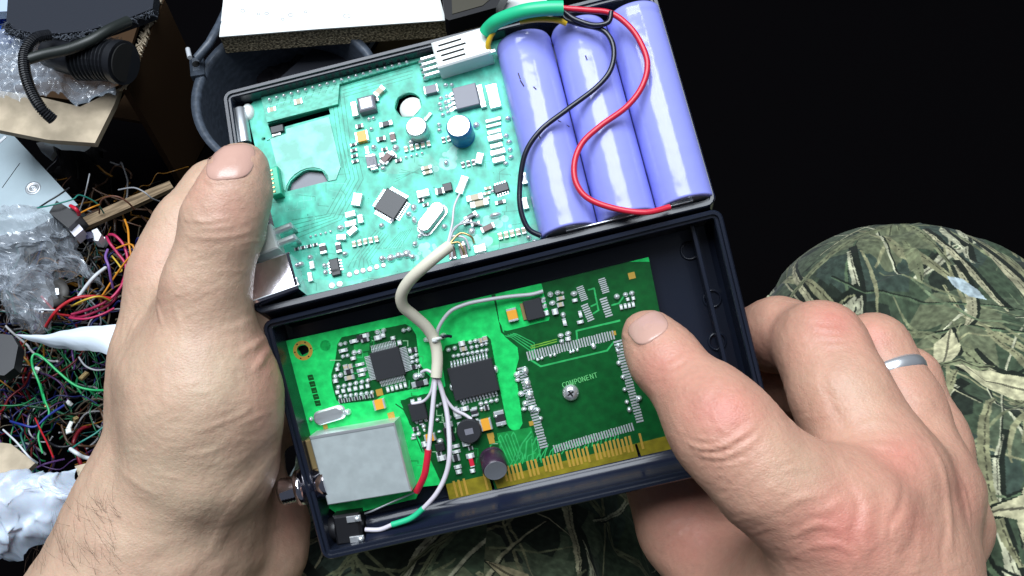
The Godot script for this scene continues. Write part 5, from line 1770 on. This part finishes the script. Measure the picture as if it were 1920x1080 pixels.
	single("dark_rag", crumple([92, 258, 0.05, 190, 268, 0.05, 175, 350, 0.03, 90, 330, 0.045], 34, 26, 0.016, 0.06, 131, true, false), mat(0.018, 0.017, 0.018, 0.8, 0, 0.2), "black crumpled rag in the gloom beneath the carton", "rag")
	# clear bags
	var bag := clear_plastic(0.6, 0.66, 0.74, 0.36, 0.08)
	single("plastic_bag", crumple([-60, 372, 0.085, 112, 384, 0.078, 158, 505, 0.07, -60, 520, 0.085], 46, 34, 0.014, 0.085, 141), bag, "crumpled clear plastic bag heaped against the metal drive", "bag")
	single("plastic_bag", crumple([-40, 455, 0.082, 86, 470, 0.080, 52, 606, 0.07, -30, 560, 0.078], 40, 44, 0.013, 0.11, 147), bag, "shiny clear plastic wrapper hanging to a point over the wires", "bag")
	# stick
	var wood := mat(0.3, 0.2, 0.11, 0.8, 0, 0.2)
	mottled(wood, Color(0.26, 0.19, 0.12), 0.4, 151, 0.02, 50.0)
	wood.uv1_scale = Vector3(90, 7, 90)
	st = tool()
	var s0 := on_ground(150, 424, 0.058)
	var s1 := on_ground(322, 348, 0.05)
	loft(st, [rect_ring(0.0066, 0.0035, 0), rect_ring(0.0070, 0.0036, s0.distance_to(s1) * 0.5), rect_ring(0.0055, 0.003, s0.distance_to(s1))], true, true, Transform3D(), false)
	var stick := single("wooden_stick", done(st), wood, "weathered flat wooden stick lying across the wire heap", "stick")
	var up := (s1 - s0).normalized()
	var sd := up.cross(Vector3.UP).normalized()
	stick.transform = Transform3D(Basis(sd, up, sd.cross(up)), s0)
	# white blade of plastic
	single("white_offcut", crumple([24, 630, 0.066, 215, 604, 0.070, 215, 664, 0.066, 120, 654, 0.062], 20, 6, 0.0022, 0.02, 161, true, false), mat(0.66, 0.74, 0.83, 0.35), "white pointed plastic offcut lying on the coloured wires", "plastic scrap")
	var gm := mat(0.10, 0.095, 0.09, 0.6)
	var gr := single("rubber_grommet", lathe([Vector2(8.6 * MM, 0), Vector2(8.8 * MM, 2 * MM), Vector2(7 * MM, 3.2 * MM), Vector2(4.2 * MM, 3.0 * MM), Vector2(3.4 * MM, 2.0 * MM), Vector2(2.2 * MM, 2.4 * MM), Vector2(1.4 * MM, 0.5 * MM)], 28), gm, "round grey rubber grommet half buried in the wires", "grommet")
	gr.position = on_ground(101, 551, 0.048)
	var bc := thing("black_connector", "square black plug with red leads between the bag and the stick", "connector")
	part("connector_shell", slab([92, 398, 106, 376, 152, 404, 128, 428], 0.078, 0.012), M.black_rubber, bc)
	part("red_lead", tube(strip([132, 386, 0.08, 142, 392, 0.082, 148, 402, 0.078, 146, 420, 0.07, 152, 440, 0.06]), 0.0011, 7), M.red, bc)
	var wc := thing("white_connector", "white plastic plug with dark openings under the stick", "connector")
	part("plug_shell", slab([130, 432, 148, 420, 156, 430, 140, 444], 0.074, 0.008), mat(0.7, 0.7, 0.8, 0.35), wc)
	part("plug_shell", slab([172, 432, 182, 428, 190, 440, 184, 452, 174, 450], 0.066, 0.008), mat(0.8, 0.82, 0.86, 0.35), wc)
	part("plug_opening", slab([160, 436, 172, 434, 174, 446, 162, 448], 0.068, 0.004), mat(0.012, 0.01, 0.05, 0.4), wc)
	single("black_cover", slab([-40, 622, 22, 628, 34, 648, 26, 690, 8, 704, -40, 700], 0.07, 0.008), M.chip, "black plastic cover corner poking in below the white offcut", "cover")
	# translucent tub
	var tubm := mat(0.56, 0.63, 0.74, 0.3)
	tubm.subsurf_scatter_enabled = true
	tubm.subsurf_scatter_strength = 0.15
	var tb := thing("plastic_tub", "milky white crumpled plastic tub beside the forearm", "tub")
	part("tub_wall", crumple([-60, 905, 0.09, 126, 858, 0.09, 176, 950, 0.085, -60, 1075, 0.08], 50, 40, 0.009, 0.022, 171, true, false), tubm, tb)
	var lip := thing("cardboard_scrap", "tan cardboard edge above the milky tub at the frame edge", "cardboard")
	part("sheet", slab([-40, 826, 20, 832, 66, 868, 44, 888, -40, 898], 0.082, 0.004), card, lip)
	var lip2 := thing("cardboard_scrap", "tan cardboard strip between the milky tub and the forearm", "cardboard")
	part("sheet", slab([140, 874, 196, 860, 200, 905, 172, 945, 164, 940], 0.078, 0.004), card, lip2)

func clutter_top() -> void:
	# laminated chipboard
	var lam := mat(0.80, 0.82, 0.80, 0.35)
	var core := mat(0.3, 0.22, 0.13, 0.9, 0, 0.2)
	mottled(core, Color(0.46, 0.38, 0.25), 0.75, 201, 0.09, 20.0)
	bump(core, noise_tex(0.12, 202), 0.9, 22.0)
	var top := [424, -50, 411, 69, 600, 54, 836, 38, 812, -50]
	var bd := thing("chipboard_panel", "white laminated chipboard panel with a rough brown core above the upper case half", "board")
	part("white_face", slab(top, 0.10, 0.0008), lam, bd)
	part("chip_core", slab([424, -50, 411.5, 68, 600, 53.2, 835, 37, 812, -50], 0.0992, 0.0152), core, bd)
	for q in [[455, 20, 4, 3], [485, 26, 3, 2], [500, 25, 4, 2], [545, 28, 5, 3], [573, 22, 3, 2], [650, 30, 7, 4], [530, 36, 3, 2]]:
		var pts := PackedVector3Array()
		for i in 9: pts.append(on_ground(q[0] + cos(i * 0.75) * q[2], q[1] + sin(i * 0.75) * q[3], 0.1001))
		part("pencil_mark", tube(pts, 0.00012, 4), mat(0.25, 0.25, 0.27, 0.8), bd)
	var bd2 := thing("chipboard_panel", "second white board end showing under the green sleeve", "board")
	part("white_face", slab([850, 36, 868, 12, 1010, -40, 1060, -40, 1010, 18, 915, 40], 0.094, 0.0008), lam, bd2)
	part("chip_core", slab([850, 35, 868, 12, 1010, -40, 1059, -40, 1009, 17, 915, 39], 0.0932, 0.012), core, bd2)
	var fr := thing("black_box", "black box corner resting at the end of the white panel", "box")
	part("box_edge", slab([826, -40, 834, 34, 842, 38, 930, 14, 960, -40], 0.112, 0.012), M.black_rubber, fr)
	part("dark_panel", slab([846, -20, 848, 26, 905, 10, 940, -20], 0.1125, 0.001), mat(0.05, 0.045, 0.03, 0.4), fr)
	# bucket
	var tubm := mat(0.05, 0.065, 0.085, 0.42)
	mottled(tubm, Color(0.06, 0.075, 0.10), 0.25, 211, 0.03, 30.0)
	var cen := on_ground(540, 176, 0.085)
	var R := cen.distance_to(on_ground(362, 186, 0.085))
	var bk := thing("plastic_bucket", "dark grey plastic bucket with a pale rim and a lug behind the thumb", "bucket", Transform3D(Basis(), Vector3(cen.x, 0, cen.z)))
	var prof := [Vector2(R * 0.8, 0.001), Vector2(R * 0.93, 0.084), Vector2(R, 0.0845), Vector2(R + 0.0005, 0.087), Vector2(R * 0.93, 0.0875), Vector2(R * 0.915, 0.084), Vector2(R * 0.78, 0.004)]
	part("bucket_wall", lathe(prof, 64, true, true), tubm, bk)
	var e := on_ground(370, 126, 0.088)
	var lug := part("lug", block(8 * MM, 7 * MM, 13 * MM, 2 * MM), tubm, bk, Transform3D(Basis(Vector3.UP, 0.2), Vector3(e.x - cen.x, 0.084, e.z - cen.z)))
	part("lug_hole", lathe([Vector2(2.2 * MM, 0), Vector2(2.0 * MM, 0.3 * MM)], 14), M.hole, lug, Transform3D(Basis(), Vector3(0, 7 * MM, 0)))
	var hd := part("carry_handle", tube(PackedVector3Array([e + Vector3(0.002, 0.008, 0), on_ground(392, 82, 0.1), on_ground(412, 46, 0.098), on_ground(424, 20, 0.09)]), 0.0026, 10), tubm, bk)
	hd.position = -Vector3(cen.x, 0, cen.z)
	single("cable_clip", tube(strip([352, 92, 0.1, 356, 108, 0.102], 4), 0.0014, 8), mat(0.5, 0.52, 0.55, 0.4), "short pale pin standing beside the bucket lug", "pin")
	single("dark_cloth", crumple([410, 86, 0.05, 720, 60, 0.05, 660, 240, 0.03, 400, 260, 0.035], 50, 40, 0.014, 0.04, 221, true, false), mat(0.022, 0.02, 0.026, 0.7, 0, 0.3), "dark crumpled sheet inside the bucket", "sheet")
	var st := tool()
	var db := thing("dark_carton", "dark carton with a barcode sticker under the white panel", "carton")
	part("carton_face", slab([520, 150, 610, 70, 706, 66, 640, 140], 0.066, 0.02), mat(0.022, 0.024, 0.032, 0.35), db)
	var lab := part("barcode_label", slab([664, 104, 684, 68, 712, 66, 694, 92], 0.0665, 0.0004), mat(0.38, 0.42, 0.46, 0.5), db)
	for i in 9:
		var k := i / 9.0
		var w: float = [0.5, 0.25, 0.7, 0.3, 0.45, 0.25, 0.6, 0.3, 0.5][i]
		var p0 := on_ground(668 + k * 17, 100 - k * 30, 0.0667)
		var p1 := on_ground(686 + k * 17, 92 - k * 24, 0.0667)
		part("printed_bar", block(w * 2.0 * MM, 0.02 * MM, p0.distance_to(p1), 0.005 * MM), mat(0.03, 0.04, 0.06, 0.6), lab, Transform3D(Basis(Vector3.UP, atan2(p1.x - p0.x, p1.z - p0.z)), (p0 + p1) / 2))
	single("ochre_sheet", slab([694, 108, 716, 70, 800, 50, 830, 60, 780, 100], 0.06, 0.003), mat(0.16, 0.10, 0.012, 0.6), "dull ochre sheet behind the upper rim near the barcode sticker", "sheet")

# ---------------------------------------------------------------- coloured wires
func wire_heap() -> void:
	var tone := {"red": mat(0.42, 0.012, 0.02, 0.4), "crimson": mat(0.45, 0.02, 0.09, 0.4), "orange": mat(0.62, 0.24, 0.02, 0.4), "yellow": mat(0.6, 0.42, 0.05, 0.4), "green": mat(0.02, 0.38, 0.12, 0.4), "grey": mat(0.3, 0.31, 0.33, 0.45), "white": mat(0.62, 0.65, 0.68, 0.4), "black": M.black_rubber, "blue": mat(0.015, 0.03, 0.22, 0.4), "brown": mat(0.13, 0.05, 0.03, 0.5), "violet": mat(0.2, 0.1, 0.34, 0.4), "teal": mat(0.02, 0.2, 0.16, 0.4)}
	M.bare = mat(0.42, 0.34, 0.24, 0.4, 0.5)
	var list := [
		["crimson", 1.5, "crimson wire running along the hand from an orange tangle", [205, 440, .06, 216, 442, .065, 232, 460, .064, 240, 490, .062, 236, 520, .06, 214, 554, .058, 180, 575, .058, 134, 590, .056]],
		["crimson", 1.5, "lower crimson wire doubling the one by the hand", [200, 444, .058, 206, 456, .062, 220, 474, .06, 236, 500, .058, 226, 540, .056, 206, 570, .055, 160, 592, .054, 132, 594, .052]],
		["red", 1.7, "thick red wire bowing over the grommet towards the white offcut", [86, 612, .056, 100, 590, .064, 118, 572, .066, 146, 558, .067, 180, 556, .064, 208, 560, .06]],
		["red", 1.3, "red wire beside the round grommet", [78, 556, .058, 92, 572, .06, 108, 588, .058, 130, 592, .055]],
		["crimson", 1.2, "dark pink wire just above the white offcut", [130, 596, .056, 160, 598, .058, 190, 590, .058, 214, 578, .056]],
		["orange", 1.1, "orange wire with a kinked end near the index finger", [234, 412, .062, 240, 430, .066, 242, 456, .068, 246, 480, .066, 252, 506, .06]],
		["orange", 1.0, "orange wire looping beside the index finger", [218, 466, .064, 240, 458, .068, 250, 462, .07, 250, 474, .068, 236, 490, .066, 214, 520, .06, 196, 548, .056, 190, 556, .054]],
		["yellow", 0.9, "yellow wire crossing the orange loop", [210, 480, .06, 224, 498, .063, 228, 508, .062, 216, 512, .06]],
		["yellow", 1.0, "yellow wire under the thick red wire", [134, 574, .062, 160, 562, .069, 186, 556, .068, 206, 564, .06]],
		["white", 1.9, "fat white wire sloping down beside the bag", [198, 502, .06, 180, 516, .064, 164, 534, .062, 148, 556, .058]],
		["white", 0.9, "thin white wire reaching left over the red wires", [64, 580, .062, 90, 581, .064, 112, 582, .06]],
		["violet", 1.4, "violet wire standing beside the orange tangle", [202, 468, .064, 198, 482, .066, 204, 500, .066, 208, 524, .06, 212, 540, .055]],
		["green", 1.2, "bright green wire looped in a long hairpin below the white offcut", [84, 756, .06, 74, 720, .066, 62, 690, .068, 60, 672, .07, 66, 664, .07, 82, 672, .07, 110, 698, .068, 140, 722, .066, 170, 731, .064, 200, 732, .06]],
		["green", 1.0, "green wire squiggle above the milky tub", [76, 720, .06, 84, 750, .064, 92, 775, .064, 78, 800, .062, 72, 820, .062, 80, 850, .06]],
		["red", 0.8, "thin red wire dropping to the rim of the milky tub", [66, 784, .07, 76, 806, .074, 88, 830, .078, 100, 858, .084]],
		["white", 2.0, "stub of white sleeve above the cardboard strip", [132, 842, .072, 144, 850, .074, 160, 858, .07, 190, 862, .066]],
		["teal", 0.9, "teal wire fanning down towards the wrist", [205, 790, .066, 180, 812, .068, 150, 830, .068, 128, 846, .064]],
		["grey", 0.9, "pale grey wire curving beside the wrist", [148, 670, .062, 160, 686, .068, 180, 694, .068, 204, 692, .064]],
		["grey", 0.8, "grey wire arched over the wooden stick", [222, 356, .066, 250, 352, .07, 270, 360, .072, 285, 372, .068, 300, 378, .06]],
		["brown", 0.9, "brown wire arching left of the stick in the dark", [186, 400, .06, 190, 376, .07, 206, 368, .074, 224, 370, .074, 240, 380, .07, 252, 392, .064]],
		["grey", 0.7, "thin grey wire rising from the stick into the dark", [148, 398, .066, 158, 370, .074, 164, 345, .08, 168, 326, .08]],
		["teal", 0.8, "dark green wire bridging the metal drive and the stick", [70, 390, .08, 100, 384, .082, 136, 374, .08, 150, 366, .078, 180, 380, .07, 195, 400, .06]],
		["black", 0.9, "black wire laid across the edge of the metal drive", [72, 390, .078, 90, 378, .08, 110, 366, .08, 130, 352, .078]],
		["blue", 1.2, "dark blue wire low in the heap under the offcut", [20, 790, .06, 40, 796, .066, 66, 800, .066, 90, 780, .064, 120, 760, .06]],
		["white", 0.9, "white wire angled along the tan cardboard edge", [6, 806, .08, 30, 828, .088, 54, 856, .088, 70, 868, .082]],
		["orange", 0.9, "short tan wire between stick and white plug", [150, 400, .07, 170, 390, .072, 186, 384, .068]],
	]
	for w in list:
		single("loose_wire", tube(strip(w[3], 7), w[1] * 0.55 * MM, 7), tone[w[0]], w[2], "wire", "loose wires in the heap")
	# the rest of the tangle
	var cols := [Color(0.32, 0.32, 0.34), Color(0.30, 0.012, 0.02), Color(0.02, 0.25, 0.09), Color(0.012, 0.02, 0.15), Color(0.5, 0.5, 0.52), Color(0.38, 0.17, 0.02), Color(0.012, 0.012, 0.014), Color(0.10, 0.05, 0.03), Color(0.2, 0.17, 0.12), Color(0.02, 0.15, 0.13), Color(0.012, 0.012, 0.014), Color(0.15, 0.07, 0.24)]
	var st := tool()
	for i in 400:
		var px := rnd(-10, 250)
		var py := rnd(400, 880)
		if py < 470:
			if i % 2: continue
			px = rnd(150, 280)
		if py < 600 and px < 60: continue
		if py > 830 and px < 70: continue
		var c := on_ground(px, py, 0.0)
		var path := PackedVector3Array()
		var dir := rnd(0, TAU)
		var h := rnd(0.004, 0.05)
		var turn := rnd(-0.5, 0.5)
		for k in 8:
			path.append(Vector3(c.x, clampf(h + rnd(-0.005, 0.005), 0.003, 0.054), c.z))
			dir += turn + rnd(-0.45, 0.45)
			c += Vector3(cos(dir), 0, sin(dir)) * rnd(0.003, 0.010)
		var col: Color = cols[(i * 7) % 12 if py > 640 or i % 3 == 0 else [1, 0, 5, 6, 7, 8][i % 6]]
		if py > 640 and i % 3 == 0: col = cols[[2, 3, 9, 6][i / 3 % 4]]
		st.set_color(col.darkened(rnd(0.1, 0.7)))
		tube_into(st, smooth_path(path, 4), rnd(0.00022, 0.00075) * (1.6 if i % 11 == 0 else 1.0), 5)
	var m := mat(1, 1, 1, 0.42)
	m.vertex_color_use_as_albedo = true
	var o := part("wire_tangle", done(st), m, self)
	tag(o, "tangle of thin scrap wires of every colour under the loose leads", "", "", "stuff")
	# bits caught in the tangle
	for i in 14:
		var bit := single("metal_bit", block(rnd(2, 5) * MM, rnd(1, 3) * MM, rnd(2, 6) * MM, 0.4 * MM), [M.tin, M.white, M.chip_grey, M.brass][i % 4], "small loose metal or plastic fitting lying in the wire tangle", "fitting", "loose fittings in the wires")
		bit.transform = Transform3D(Basis(Vector3(rnd(-1, 1), 1, rnd(-1, 1)).normalized(), rnd(0, 6)), on_ground(rnd(60, 200), rnd(660, 850) if i % 2 else rnd(430, 560), rnd(0.045, 0.056)))
